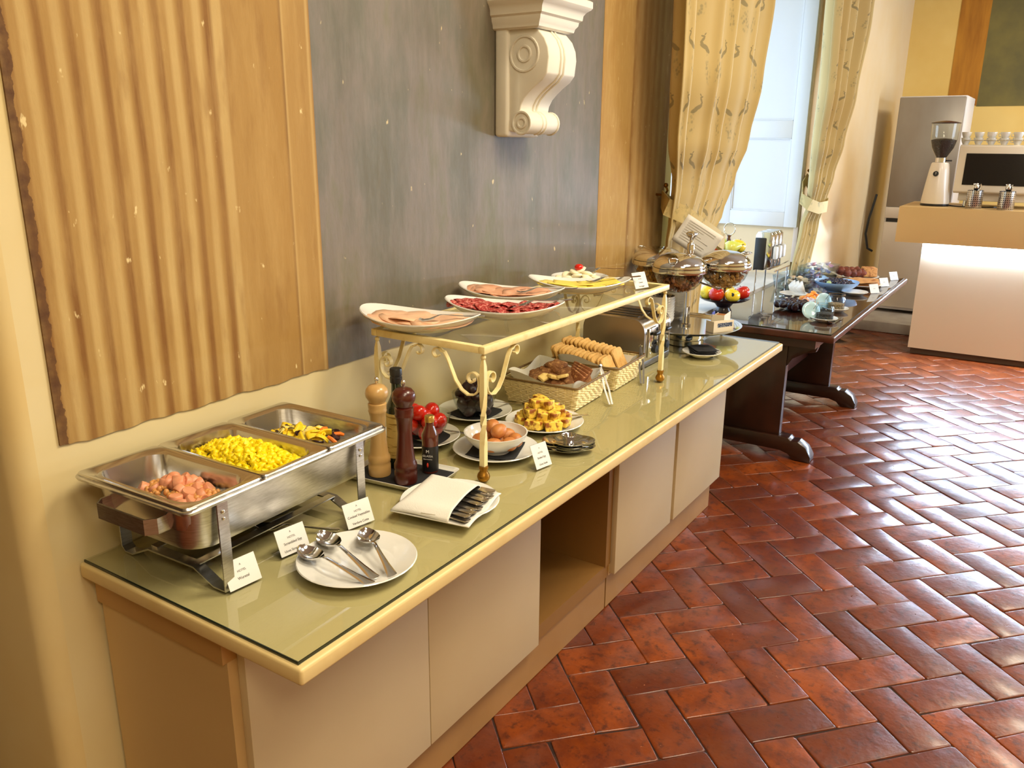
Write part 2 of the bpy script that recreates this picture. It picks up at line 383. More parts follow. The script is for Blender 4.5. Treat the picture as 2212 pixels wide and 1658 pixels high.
# ---- herringbone brick floor
joint = mat('dark_floor_joint', rgb(38, 18, 10), .9, var=(14, rgb(70, 44, 30), .55, .75), bump=(40, .4))
floor = struct('floor', MB().box(X0, YR, -.1, X1, .9, -.007), joint)
def brick_mat(name, island):
    m, t = nodes_of(name)
    if island: g = t.new('ShaderNodeNewGeometry').outputs['Random Per Island']
    else: g = t.new('ShaderNodeObjectInfo').outputs['Random']
    co = t.new('ShaderNodeNewGeometry').outputs['Position']
    base = t.ramp(g, [(0, rgb(90, 38, 14)), (.3, rgb(108, 47, 15)), (.6, rgb(126, 57, 18)), (1, rgb(144, 68, 22))])
    n1 = t.noise(7, co, 6, .65); n2 = t.noise(26, co, 5, .7); n3 = t.noise(60, co, 3)
    c = t.mix(t.math('MULTIPLY', t.ramp(n1, [(.40, (0, 0, 0, 1)), (.62, (1, 1, 1, 1))]), .75), base, rgb(84, 32, 14))
    c = t.mix(t.math('MULTIPLY', t.ramp(n2, [(.52, (0, 0, 0, 1)), (.66, (1, 1, 1, 1))]), .75), c, rgb(58, 22, 11))
    c = t.mix(t.ramp(n3, [(.72, (0, 0, 0, 1)), (.8, (1, 1, 1, 1))]), c, rgb(190, 120, 84))
    t.link(c, t.b.inputs['Base Color']); setin(t.b, 'Specular IOR Level', .42)
    setin(t.b, 'Coat Weight', .32); setin(t.b, 'Coat Roughness', .15)
    t.link(t.math('MULTIPLY_ADD', n2, .35, .16), t.b.inputs['Roughness'])
    t.bump(t.math('ADD', t.noise(11, co, 3), t.math('MULTIPLY', n2, .35)), .3, .012)
    return m
bm1, bm2 = brick_mat('terracotta_brick', False), brick_mat('terracotta_brick_field', True)
L_, W_ = .304, .152
def brick_verts(l, w, rnd, g=.0016):
    hx, hy = l/2-g, w/2-g; rings = []
    j = [(rnd.uniform(-.0022, .0022), rnd.uniform(-.0022, .0022)) for _ in range(8)]
    tz = [rnd.uniform(-.0016, .0016) for _ in range(8)]
    for ins, z, ch in ((0, -.02, .004), (0, -.003, .005), (.0014, -.0008, .006), (.0042, 0, .009)):
        x, y = hx-ins, hy-ins; r_ = []
        for k, (sx, sy, a) in enumerate(((1, 1, 0), (1, 1, 1), (-1, 1, 1), (-1, 1, 0), (-1, -1, 0), (-1, -1, 1), (1, -1, 1), (1, -1, 0))):
            px, py = (x, y-ch) if a == 0 else (x-ch, y)
            r_.append((sx*px+j[k][0], sy*py+j[k][1], z+(tz[k] if z > -.01 else 0)))
        rings.append(r_)
    return rings
rnd = random.Random(5)
variants = []
for k in range(10):
    me = mesh_of('brick', MB().loft(brick_verts(L_, W_, rnd), cap0=False), 0, smooth=50); me.materials.append(bm1); variants.append(me)
fu, fv = radians(-43.2), radians(46.8)
U, Vv = V((cos(fu), sin(fu))), V((cos(fv), sin(fv)))
A0 = V((2.640, -1.158))
cells = []
for a in range(-60, 60):
    for c_ in range(-40, 40):
        for kind, (ou, ov) in (('A', (0, 0)), ('B', (2, 0))):
            u = ou+a+2*c_; v = ov-a+2*c_
            cu, cv = (u+1, v+.5) if kind == 'A' else (u+.5, v+1)
            p = A0+U*(cu*W_)+Vv*(cv*W_)
            if -2.5 < p.x < 10.6 and -5.5 < p.y < (-.08 if p.x > .9 else .3): cells.append((kind, p))
camp = V((0, -1.71)); yw = radians(33.03)
def vis(p):
    d = p-camp; fwd = d.x*cos(yw)+d.y*sin(yw); rt = d.x*sin(yw)-d.y*cos(yw)
    dep = fwd*cos(.2848)+1.782*sin(.2848); up = -1.782*cos(.2848)+fwd*sin(.2848)
    px = 1106+1781*rt/dep; py = 829-1781*up/dep
    under = (p.y > -.27 and p.x < 3.75)
    hid = False
    return -100 < px < 2330 and 560 < py < 1790 and not under and not hid
cells.sort(key=lambda c: (0 if vis(c[1]) else 1, (c[1]-camp).length))    # the bricks in view first, nearest first
far = MB()
for i, (kind, p) in enumerate(cells):
    ang = (fu if kind == 'A' else fv)+rnd.gauss(0, .012)+(pi if rnd.random() < .5 else 0)
    tilt = (rnd.gauss(0, .0055), rnd.gauss(0, .0045)); dz = rnd.uniform(-.0025, .0)
    if i < 298:
        o = obj('brick', rnd.choice(variants), None, floor, (p.x, p.y, dz-.001), (tilt[0], tilt[1], ang))
    else:
        m_ = Matrix.Translation((p.x, p.y, dz-.001)) @ Euler((tilt[0], tilt[1], ang)).to_matrix().to_4x4()
        s0 = len(far.v); far.loft(brick_verts(L_, W_, rnd), cap0=False); far.xf(m_, s0)
fo = obj('brick_field', far, bm2, floor, smooth=50); fo['kind'] = 'stuff'

# ================================================================== furniture
ZT = .882                    # top of the glass on the buffet
cab_paint = mat('taupe_cabinet_paint', rgb(203, 183, 145), .42, var=(1.5, rgb(197, 175, 136), .4, .7))
cab_side = mat('taupe_cabinet_panel', rgb(204, 172, 120), .45)
cab_dark = mat('taupe_plinth', rgb(158, 118, 70), .5, var=(3, rgb(148, 108, 62), .4, .7))
niche_m = mat('brown_niche_lining', rgb(132, 92, 40), .55)
top_m = mat('cream_worktop_paint', rgb(222, 196, 138), .4, var=(8, rgb(212, 182, 118), .5, .75))
khaki = mat('khaki_worktop_field', rgb(198, 183, 138), .45)

def cabinet(name, label, x0, x1, doors):
    c = thing(name, label, 'cabinet', (x0, 0, 0)); w = x1-x0
    if doors:
        obj('carcass', MB().box(0, -.45, .15, w, -.012, .77), cab_side, c)
        for d0, d1 in doors: obj('door', MB().box(d0-x0+.0015, -.474, .16, d1-x0-.0015, -.4505, .822), cab_paint, c, bev=.0015)
        obj('top_rail', MB().box(-.010 if x0 < 1 else 0, -.4495, .77, w, -.012, .839), mat('tan_top_rail', rgb(184, 142, 84), .5), c)
    else:
        b = MB().box(0, -.45, .15, w, -.012, .205); b.box(0, -.04, .205, w, -.012, .80); b.box(w-.04, -.455, .205, w, -.04, .80); b.box(0, -.45, .205, .02, -.04, .80); b.box(0, -.45, .80, w, -.012, .839)
        obj('carcass', b, niche_m, c)
        obj('drawer', MB().box(.03, -.40, .60, w-.05, -.1, .78), mat('dark_drawer_front', rgb(96, 62, 26), .5), c, bev=.002)
        obj('drawer_rail', MB().box(.025, -.425, .60, w-.045, -.405, .615), cab_dark, c)
        obj('drawer_rail', MB().box(.025, -.425, .66, w-.045, -.405, .67), cab_dark, c)
    obj('plinth', MB().box(.01 if doors else 0, -.437, 0, w-(.03 if x1 > 3.5 else 0), -.03, .15), cab_dark, c)
    return c
cabinet('buffet_cabinet', 'taupe two-door cabinet with bare end panel nearest the camera, under the long worktop', .893, 2.081, ((.915, 1.502), (1.502, 2.081)))
cabinet('open_cabinet', 'open brown niche unit between the two pairs of taupe doors', 2.081, 2.645, None)
cabinet('buffet_cabinet', 'taupe two-door cabinet at the far end of the buffet beside the dark table', 2.645, 3.845, ((2.648, 3.206), (3.236, 3.843)))
b = MB(); prof = [(-.702, .846), (-.709, .852), (-.711, .862), (-.709, .871), (-.700, .876)]
wt = thing('worktop', 'long cream-edged worktop over the buffet cabinets', 'worktop', (0, 0, 0))
obj('worktop_slab', MB().box(.858, -.708, .839, 3.905, -.004, .8755), top_m, wt, bev=.007, segs=3)
obj('worktop_field', MB().box(.871, -.694, .8745, 3.891, -.012, .8765), khaki, wt)
gs = thing('glass_sheet', 'sheet of greenish glass lying over the buffet worktop', 'glass sheet', (0, 0, 0))
counter_glass = sheet_glass('counter_glass', (.95, .96, .91, 1), .025, 1.25)
obj('pane', MB().box(.8695, -.690, .8765, 3.8925, -.012, ZT), counter_glass, gs)
b = MB(); e = .0035
for x0, y0, x1, y1 in ((.8665, -.693, 3.8955, -.6905), (.8665, -.6905, .8692, -.012), (3.8928, -.6905, 3.8955, -.012)): b.box(x0, y0, .8765, x1, y1, ZT)
obj('glass_edge', b, mat('dark_green_glass_edge', (.012, .02, .012, 1), .15), gs)

# ---- plaster bracket on the wall
k = thing('wall_bracket', 'white plaster scroll bracket high on the grey painted wall', 'bracket', (2.495, 0, 1.80))
pw = mat('white_plaster', rgb(224, 217, 200), .6)
obj('back_plate', MB().box(0, -.06, 0, .215, -.004, .37), pw, k, bev=.012, segs=3)
pr = [(-.03, .35), (-.10, .35), (-.168, .344), (-.196, .315), (-.210, .285), (-.214, .255), (-.208, .205), (-.190, .183), (-.164, .166), (-.140, .147), (-.120, .127), (-.107, .105), (-.103, .086)]
lower = [(-.111-.037*sin(a*pi/8), .047+.037*cos(a*pi/8)) for a in range(1, 9)]
pr2 = pr+[(-.122, .083)]+lower+[(-.06, .02), (-.03, .02)]
obj('scroll', MB().poly(pr2, .012, .203, 'x'), pw, k, bev=.004, smooth=50)
for xx in (.095, .118):
    b = MB().tube([(xx, p[0]-.001, p[1]) for p in pr[2:]]+[(xx, -.11-.037*sin(a*pi/8), .047+.037*cos(a*pi/8)) for a in range(0, 9)], .0045, 6)
    obj('bead', b, pw, k, smooth=60)
for xx, s_ in ((.012, -1), (.203, 1)):
    for (cy, cz, r_) in ((-.119, .268, .055), (-.119, .268, .024), (-.111, .047, .036), (-.111, .047, .016)):
        b = MB().tube([(xx, cy+r_*cos(a*pi/12), cz+r_*sin(a*pi/12)) for a in range(24)], .005, 6, loop=True)
        obj('volute_ring', b, pw, k, smooth=60)
rings = []
for o_, z_ in ((.0, .345), (.010, .350), (.013, .362), (.020, .372), (.022, .384), (.030, .390), (.032, .406), (.040, .418), (.050, .426), (.054, .432), (.054, .452), (.048, .456), (.014, .457), (.014, .53)):
    rings.append([(-o_*.8, -.004, z_), (-o_*.8, -.176-o_, z_), (.215+o_*1.2, -.176-o_, z_), (.215+o_*1.2, -.004, z_)])
obj('cornice', MB().loft(rings), pw, k, smooth=28)

# ---- curtains with a peacock print
def peacock():
    m, t = nodes_of('peacock_curtain_fabric')
    uv = t.sep(t.coord('UV')); n = t.math
    U0 = n('MULTIPLY', uv[0], 5.6); W0 = n('MULTIPLY', uv[1], 14.2)
    row = n('FLOOR', W0); fy = n('FRACT', W0)
    ux = n('ADD', U0, n('MULTIPLY', row, .5))
    col = n('FLOOR', ux); fx = n('ABSOLUTE', n('SUBTRACT', n('FRACT', ux), .5))      # mirrored pair in each cell
    mx, my = n('MULTIPLY', fx, .20), n('MULTIPLY', fy, .25)      # metres inside one repeat
    def ell(cx, cy, ra, rb_, deg=0):
        dx, dy = n('SUBTRACT', mx, cx), n('SUBTRACT', my, cy); ca, sa = cos(radians(deg)), sin(radians(deg))
        p_ = n('ADD', n('MULTIPLY', dx, ca/ra), n('MULTIPLY', dy, sa/ra)); q_ = n('ADD', n('MULTIPLY', dx, -sa/rb_), n('MULTIPLY', dy, ca/rb_))
        return n('SUBTRACT', 1.3, n('ADD', n('MULTIPLY', p_, p_), n('MULTIPLY', q_, q_)), clamp=True)
    body = n('MAXIMUM', ell(.050, .160, .018, .0085, 35), ell(.038, .147, .016, .0075, 50)); neck = n('MAXIMUM', ell(.061, .174, .011, .0045, 75), ell(.058, .190, .011, .0040, 115)); head = n('MAXIMUM', ell(.058, .203, .007, .0036, 15), ell(.052, .212, .006, .0022, 120))
    tail = n('MAXIMUM', ell(.026, .060, .055, .016, 80), n('MULTIPLY', ell(.031, .115, .040, .009, 74), .6))
    sp = t.new('ShaderNodeTexVoronoi'); sp.inputs['Scale'].default_value = 190
    mp = t.new('ShaderNodeMapping'); mp.inputs['Scale'].default_value = (.65, 1, 1); t.link(t.coord('UV'), mp.inputs[0]); t.link(mp.outputs[0], sp.inputs[0])
    spk = t.ramp(sp.outputs['Distance'], [(.25, (1, 1, 1, 1)), (.5, (.15, .15, .15, 1))])
    dark = n('MAXIMUM', n('MAXIMUM', body, neck), head)
    base = t.mix(t.noise(3, stretch=(1, 1, .4)), rgb(204, 182, 126), rgb(188, 162, 104))
    c = t.mix(n('MULTIPLY', n('MULTIPLY', tail, spk), .7, clamp=True), base, rgb(140, 130, 92))
    c = t.mix(n('MULTIPLY', n('MULTIPLY', dark, 2, clamp=True), .7), c, rgb(112, 104, 72))
    t.link(c, t.b.inputs['Base Color']); setin(t.b, 'Roughness', .75); setin(t.b, 'Sheen Weight', .2)
    return m
pea = peacock()
def curtain(label, rows, seed, hook, band, hem):
    c = thing('curtain', label, 'curtain', (0, 0, 0))
    rows = sorted(rows)
    def at(z):
        for a, b_ in zip(rows, rows[1:]):
            if z <= b_[0]:
                f = (z-a[0])/(b_[0]-a[0]); f = f*f*(3-2*f); return [p+(q-p)*f for p, q in zip(a, b_)]
        return list(rows[-1])
    rr = random.Random(seed); ph = [rr.uniform(0, 6.28) for _ in range(4)]
    zt, zb = rows[-1][0], rows[0][0]
    def fn(s, t_):
        z = zb+(zt-zb)*t_; _, xl, xr, y, a = at(z)
        w = 2*pi*4.2*s
        xx = xl+(xr-xl)*(s+.022*sin(w*1.0+ph[0])*1.0)
        yy = y-a*(sin(w+ph[0]*.3)+.35*sin(2*w+ph[1])+.3*sin(.6*w+ph[2]+z*.4))*(.9)
        return (xx, min(yy, -.03), z)
    o = obj('drape', MB().grid(fn, 110, 60, uv=True), pea, c, smooth=80)
    sm = o.modifiers.new('thickness', 'SOLIDIFY'); sm.thickness = .006
    tb = MB().tube(band, None, flat=(.006, .085), up=(0, 0, 1), loop=True)
    obj('tieback', tb, mat('tieback_fabric', rgb(196, 172, 114), .8, var=(18, rgb(140, 126, 82), .55, .7)), c, smooth=60)
    hb = MB().tube([(hook[0], -.002, hook[2]), (hook[0], -.05, hook[2]-.005), (hook[0], -.065, hook[2]+.02), (hook[0], -.055, hook[2]+.04)], .006, 8)
    hb.sphere((hook[0], -.055, hook[2]+.045), .012, 10, 8)
    obj('tieback_hook', hb, mat('old_brass', rgb(150, 104, 40), .3, .9), c, smooth=60)
    return c
curtain('peacock-print curtain on the near side of the window, tied back to a brass hook', [
    (3.6, 3.42, 4.72, -.25, .066), (2.5, 3.49, 4.61, -.25, .066), (2.1, 3.53, 4.57, -.24, .062), (1.8, 3.62, 4.58, -.20, .052), (1.6, 3.75, 4.57, -.16, .032),
    (1.42, 3.80, 4.52, -.13, .026), (1.3, 3.82, 4.46, -.11, .02), (1.1, 3.90, 4.42, -.08, .022), (.9, 3.94, 4.42, -.07, .022), (.6, 3.94, 4.44, -.08, .025), (.02, 3.94, 4.46, -.08, .025)], 3,
    (3.93, 0, 1.54), [(3.90, -.05, 1.52), (3.80, -.12, 1.49), (3.86, -.195, 1.45), (4.15, -.215, 1.35), (4.42, -.205, 1.27), (4.53, -.16, 1.25), (4.52, -.09, 1.28), (4.3, -.05, 1.38), (4.1, -.035, 1.46)], 0)
curtain('narrow peacock-print curtain on the far side of the window, lit bluish by daylight', [
    (3.6, 5.86, 7.18, -.25, .06), (2.7, 5.93, 7.05, -.25, .06), (2.15, 6.0, 6.86, -.25, .055), (1.8, 6.12, 6.86, -.21, .045), (1.55, 6.28, 6.87, -.17, .034),
    (1.35, 6.40, 6.88, -.14, .024), (1.2, 6.42, 6.90, -.10, .022), (.79, 6.40, 6.96, -.058, .012)], 8,
    (6.68, 0, 1.55), [(6.66, -.05, 1.53), (6.55, -.05, 1.48), (6.40, -.09, 1.40), (6.38, -.16, 1.36), (6.5, -.20, 1.33), (6.75, -.20, 1.33), (6.92, -.16, 1.34), (6.92, -.08, 1.4), (6.8, -.045, 1.48)], 0)

# ---- dark trestle table
wood = mat('dark_table_wood', rgb(34, 17, 11), .3, coat=.3, var=(5, rgb(50, 24, 15), .4, .7, (.12, 1, 1)), bump=(60, .05))
wood_edge = mat('red_brown_table_edge', rgb(74, 34, 22), .28, coat=.4, var=(8, rgb(44, 20, 12), .4, .7, (.2, 1, 1)))
tt = thing('trestle_table', 'long dark wooden trestle table under the window, beyond the buffet', 'table', (4.63, -.79, 0))
obj('table_top', MB().box(0, 0, .74, 2.48, .778, .779), wood_edge, tt, bev=.008, segs=3)
obj('table_apron', MB().box(.03, .10, .69, 2.40, .70, .7395), wood, tt)
for xx in (.10, 1.34):
    lg = obj('trestle', MB().box(xx, .265, .13, xx+.055, .66, .6895), wood, tt, bev=.004)
    foot = [(.07, 0), (.07, .035), (.10, .085), (.15, .115), (.19, .112), (.205, .128), (.23, .13), (.70, .13), (.72, .12), (.735, .13), (.76, .11), (.775, .0), (.72, 0), (.69, .045), (.25, .045), (.20, .03), (.17, 0)]
    obj('foot', MB().poly(foot, xx-.02, xx+.075, 'x'), wood, lg, bev=.005)
    br = [(.10, .6895), (.265, .6895), (.265, .55), (.235, .60), (.17, .64), (.11, .655)]
    obj('bracket', MB().poly(br, xx+.005, xx+.05, 'x'), wood, lg, bev=.003)
obj('stretcher', MB().box(.156, .43, .33, 1.339, .48, .43), wood_edge, tt, bev=.003)
tg = thing('glass_sheet', 'sheet of clear glass covering the dark trestle table', 'glass sheet', (4.66, -.765, .779))
obj('pane', MB().box(0, 0, .0, 2.42, .745, .006), counter_glass, tg)
b = MB(); b.box(-.003, -.003, 0, 2.423, 0, .006); b.box(-.003, 0, 0, 0, .745, .006)
obj('glass_edge', b, MATS['dark_green_glass_edge'], tg)
ZD = .785

# ---- bar counter
bar = thing('bar_counter', 'beige bar counter with a white light strip under its top, at the far right', 'bar counter', (7.95, -.76, 0))
bar_p = mat('beige_bar_paint', rgb(208, 190, 168), .5)
bar_t = mat('tan_bar_top', rgb(208, 176, 124), .5)
obj('front_panel', MB().box(0, -3.2, .055, .04, 0, .93), bar_p, bar)
obj('carcass', MB().box(.04, -3.2, .055, .62, 0, .93), bar_p, bar)
obj('plinth', MB().box(.03, -3.2, 0, .6, -.02, .055), mat('dark_plinth', rgb(70, 48, 30), .6), bar)
obj('counter_top', MB().box(-.10, -3.25, .985, .72, .21, 1.285), bar_t, bar, bev=.003)
obj('recess_rail', MB().box(.01, -3.2, .93, .6, -.0, .985), mat('grey_recess_rail', rgb(140, 120, 104), .5), bar)
obj('light_strip', MB().box(-.012, -3.15, .934, .0095, -.01, .946), mat('white_light_strip', (1, 1, 1, 1), .5, emit=((.55, .75, 1, 1), 760)), bar)

# ---- tall fridge on its stone step
struct('trim_8', MB().box(8.74, -1.6, 0, 10.7, -.005, .10), mat('grey_stone_step', rgb(170, 164, 160), .6, var=(5, rgb(150, 142, 138), .4, .7)), bev=.004)
fr = thing('fridge', 'tall grey metal refrigerator with white side, in the corner behind the bar', 'refrigerator', (9.35, -.80, .10))
fm = mat('grey_fridge_door', rgb(156, 150, 143), .32, .35, var=(2, rgb(132, 120, 110), .35, .7, (1, 1, .4)))
obj('body', MB().box(.0, 0, .03, .70, .60, 2.15), mat('white_fridge_side', rgb(226, 222, 226), .4), fr, bev=.01)
obj('upper_panel', MB().box(-.03, .01, 1.08, 0, .595, 2.14), fm, fr, bev=.01)
obj('worktop_ledge', MB().box(-.04, .01, .97, 0, .595, 1.08), mat('white_fridge_front', rgb(226, 216, 206), .4), fr, bev=.006)
obj('handle_gap', MB().box(-.012, .02, .93, 0, .58, .97), black_plastic, fr)
obj('lower_door', MB().box(-.03, .01, .06, 0, .595, .93), MATS['white_fridge_front'], fr, bev=.008)
b = MB()
for i in range(7):
    for j in range(9): b.box(-.0325, .135+i*.017, 1.14+j*.023, -.0305, .147+i*.017, 1.157+j*.023)
q = obj('vent_grille', b, black_plastic, fr); q['kind'] = 'stuff'
b = MB().tube([(9.34, -.10, 1.30), (9.30, -.06, 1.05), (9.28, -.05, .9), (9.31, -.08, .75), (9.36, -.12, .72)], .012, 8)
tag(obj('power_cable', b, black_plastic), 'black cable hanging between the grey refrigerator and the wall', 'cable')

# ================================================================== builders for tableware
def plate_mesh(r, h=.022, well=.62):
    return MB().lathe([(0, .0), (r*well*.9, 0), (r*well*.95, .002), (r*.97, h-.003), (r, h), (r*.985, h+.002), (r*well*1.02, .0075), (r*well*.93, .0055), (0, .005)], 48)
def bowl_mesh(r, h, rb, th=.004, n=40, c=(0, 0, 0)):
    out = [(0, 0), (rb, 0), (rb*1.02, .004)]; inn = []
    for i in range(1, 8):
        f = i/7; rr = rb+(r-rb)*(1-(1-f)**1.7)
        out.append((rr, .004+(h-.004)*f)); inn.append((max(rr-th, .001), max(.004+th, .004+(h-.004)*f)))
    return MB().lathe(out+inn[::-1]+[(rb*.8, .004+th*.5), (0, .004+th*.5)], n, c)
def strip(sec, nt=6, th=.0016):
    """flat cutlery: sections (x, half width, z, dish)"""
    up, dn = [], []
    for x, w, z, d in sec:
        a = [(x, w*(2*i/nt-1), z-d*(1-(2*i/nt-1)**2)) for i in range(nt+1)]
        up.append(a); dn.append([(p[0], p[1]*.97, p[2]-th) for p in a])
    rings = [u+v[::-1] for u, v in zip(up, dn)]
    return MB().loft(rings)
SPOON = [(0, .004, .006, 0), (.004, .0095, .006, -.0008), (.02, .0085, .0065, -.001), (.05, .006, .009, -.001), (.09, .0042, .013, -.001), (.125, .0034, .0165, -.001), (.137, .0034, .016, 0), (.143, .008, .0145, .003), (.152, .0155, .0125, .0075), (.165, .0205, .0118, .0105), (.18, .0205, .012, .0105), (.193, .016, .0135, .008), (.202, .009, .016, .004), (.206, .002, .018, 0)]
KNIFE = [(0, .003, .004, 0), (.004, .008, .004, -.001), (.06, .006, .005, -.001), (.10, .005, .005, -.001), (.105, .008, .004, 0), (.19, .009, .003, 0), (.205, .004, .003, 0)]
def fork_mesh(L=.2):
    k = L/.2
    b = strip([(x*k, w, z, d) for x, w, z, d in [(0, .004, .003, 0), (.004, .009, .003, -.0006), (.02, .008, .0035, -.001), (.06, .005, .007, -.001), (.10, .0036, .013, -.001), (.125, .003, .017, 0), (.135, .006, .017, .001), (.143, .011, .0155, .002), (.152, .0115, .013, .002)]])
    for i in range(4):
        y = -.009+.006*i
        b.tube([(.151*k, y, .012), (.17*k, y, .008), (.187*k, y, .008), (.2*k, y, .013)], [.0019, .0018, .0016, .0008], 5)
    return b
def card(name, label, loc, rz, lines, size=(.082, .065), group='menu cards in clear holders', lay=False):
    c = thing('menu_card', label, 'card', loc, rz, group)
    w, h = size; a = radians(24)
    # folded clear holder: foot, sloping back
    p = [(0, -.0), (.0, 0)]
    up = V((0, sin(a), cos(a))); b = MB()
    def slab(z0, z1, off, th, ww):
        n_ = V((0, cos(a), -sin(a)))
        q = [V((sx*ww/2, 0, 0))+up*zz+n_*o_ for o_ in (off, off+th) for zz in (z0, z1) for sx in (-1, 1)]
        return [tuple(x) for x in q], [(0, 1, 3, 2), (4, 6, 7, 5), (0, 4, 5, 1), (2, 3, 7, 6), (0, 2, 6, 4), (1, 5, 7, 3)]
    obj('holder', MB().add(*slab(.0015, h, .0012, .0018, w)).box(-w/2, .0, .0, w/2, .036, .0018), acrylic, c)
    obj('paper', MB().add(*slab(.003, h-.002, -.0002, .0012, w-.005)), white_paper, c)
    r_ = (radians(90)-a, 0, 0)
    for txt, sz, hh, bd in lines:
        pos = up*(h*hh)+V((0, -cos(a), sin(a)))*.0005
        text(txt, sz, ink, c, tuple(pos), r_, bd)
    return c
LOGO = [('A', .006, .74, 0), ('HOTEL', .0062, .56, 0)]

# ================================================================== chafing dish and its pans
ch = thing('chafing_dish', 'rectangular steel chafing dish on strap legs, nearest on the buffet', 'chafing dish', (1.162, -.212, ZT), radians(2))
def ring(w, h, r, z): return rrect(0, 0, w, h, r, z, 6)
HR = .215
b = MB().loft([ring(.50, .27, .05, .098), ring(.525, .295, .055, .102), ring(.535, .305, .06, .115), ring(.55, .325, .05, HR-.012), ring(.60, .366, .02, HR-.010), ring(.605, .37, .02, HR-.004), ring(.60, .366, .02, HR-.001), ring(.545, .318, .05, HR-.001), ring(.528, .298, .06, .118), ring(.50, .27, .05, .103)])
obj('water_pan', b, steel, ch, smooth=50)
for sx in (-1, 1):
    path = [(sx*.268, -.09, .165), (sx*.30, -.09, .165), (sx*.318, -.075, .165), (sx*.318, .075, .165), (sx*.30, .09, .165), (sx*.268, .09, .165)]
    obj('handle', MB().tube(path, None, flat=(.004, .034), up=(0, 0, 1)), steel, ch)
    x = sx*.207
    fp = [(x, -.172, .20), (x, -.172, .0), (x, -.135, .0), (x, -.075, .028), (x, .075, .028), (x, .135, .0), (x, .16, 0), (x, .172, .012), (x, .172, .20)]
    lg = obj('leg_frame', MB().tube(fp, None, flat=(.026, .004), up=None, n=4) if False else MB().loft([[(p[0]+dx, p[1]+dn[0]*t, p[2]+.002+dn[1]*t) for dx, t in ((-.013, 0), (.013, 0), (.013, .004), (-.013, .004))] for p, dn in zip(fp, [(1, 0), (.7, .7), (.2, 1), (0, 1), (0, 1), (-.2, 1), (-.4, .9), (-.9, .3), (-1, 0)])]), steel, ch, smooth=30)
    obj('bolt', MB().sphere((x, -.1735, .18), .005, 8, 6, sy=.4), chrome, lg)
    obj('bolt', MB().sphere((x, -.1735, .165), .004, 8, 6, sy=.4), chrome, lg)
for y in (-.07, .07): obj('cross_rail', MB().box(-.207, y-.011, .034, .207, y+.011, .0365), steel, ch)
for i, x in enumerate((-.13, .065)):
    bn = thing('fuel_burner', ('steel fuel burner under the near half of the chafing dish', 'black-cupped fuel burner under the far half of the chafing dish')[i], 'burner', (1.162+x, -.222, ZT+.0365), radians(2))
    obj('cup', MB().lathe([(0, 0), (.040, 0), (.046, .006), (.047, .012), (.043, .016), (.045, .030), (.047, .032), (.043, .034), (.038, .016), (0, .014)], 24), chrome if i == 0 else dark_steel, bn, smooth=50)
    obj('lid_rim', MB().lathe([(.040, .0322), (.048, .0342), (.048, .0362), (.036, .0362), (.034, .0342)], 24), chrome, bn, smooth=50)
    obj('arm', MB().tube([(.04, .0, .034), (.08, -.01, .036), (.10, -.03, .034)], None, flat=(.010, .003), up=(0, 0, 1)), dark_steel, bn)
steel_pan = mat('pan_steel', (.60, .58, .55, 1), .22, 1)
PANS = []
for i, (x, nm) in enumerate(((-.199, 'steel food pan holding sausage slices, nearest the wall end'), (0, 'steel food pan heaped with scrambled egg in the middle of the chafing dish'), (.199, 'steel food pan with grilled vegetables, far end of the chafing dish'))):
    p = thing('food_pan', nm, 'pan', ch.matrix_basis @ V((x, 0, HR)), radians(2), 'food pans in the chafing dish')
    b = MB().loft([ring(.13, .26, .04, -.072), ring(.150, .285, .045, -.066), ring(.158, .293, .045, -.05), ring(.168, .305, .04, -.004), ring(.194, .352, .012, -.001), ring(.1965, .356, .012, .002), ring(.194, .352, .012, .005), ring(.172, .322, .038, .003), ring(.165, .302, .04, -.002), ring(.156, .291, .045, -.05), ring(.148, .282, .045, -.063), ring(.125, .255, .04, -.068)])
    obj('pan_body', b, steel_pan, p, smooth=45)
    PANS.append(p)
bpy.context.view_layer.update()
def pan_pt(i, x, y, z): return PANS[i].matrix_world @ V((x, y, z))
# sausages
sm_ = mat('sausage_pink', rgb(224, 156, 120), .4, sub=.1, var=(40, rgb(212, 132, 92), .4, .7), rand=.08)
rs = random.Random(11)
sl = []
for k in range(4):
    h = rs.uniform(.009, .022); sl.append(mesh_of('sausage_slice', MB().lathe([(0, -h/2), (.0132, -h/2), (.0145, -h/2+.0015), (.0145, h/2-.0015), (.0132, h/2), (0, h/2)], 16, sx=1, sy=1), 0, smooth=45)); sl[-1].materials.append(sm_)
spots = []
for k in range(36):
    a = rs.uniform(0, 6.28); rr = sqrt(rs.random())
    x, y = .064*rr*cos(a)+.004, -.025+.115*rr*sin(a); z = -.044+.026*(1-rr*rr)+rs.uniform(0, .008)
    o = obj('sausage_slice', rs.choice(sl), None, None, pan_pt(0, x, y, z), (rs.uniform(-1.2, 1.2), rs.uniform(-1.2, 1.2), rs.uniform(0, 6)))
    tag(o, 'pink sausage slice in the pan nearest the plain end of the buffet', 'sausage', 'sausage slices in the near pan')
b = MB()
for k in range(170):
    a = rs.uniform(0, 6.28); rr = sqrt(rs.random()); x, y = .064*rr*cos(a)+.004, -.03+.125*rr*sin(a); z = -.043+.026*(1-rr*rr)
    b.sphere(pan_pt(0, x, y, z), .0062, 8, 6, sx=1.35, rot=rot(rs.uniform(0, 90), rs.uniform(0, 90), rs.uniform(0, 180)))
tag(obj('stewed_beans', b, mat('bean_tan', rgb(212, 150, 84), .4), smooth=60), 'small tan beans stewed among the sausage slices', 'beans', kind='stuff')
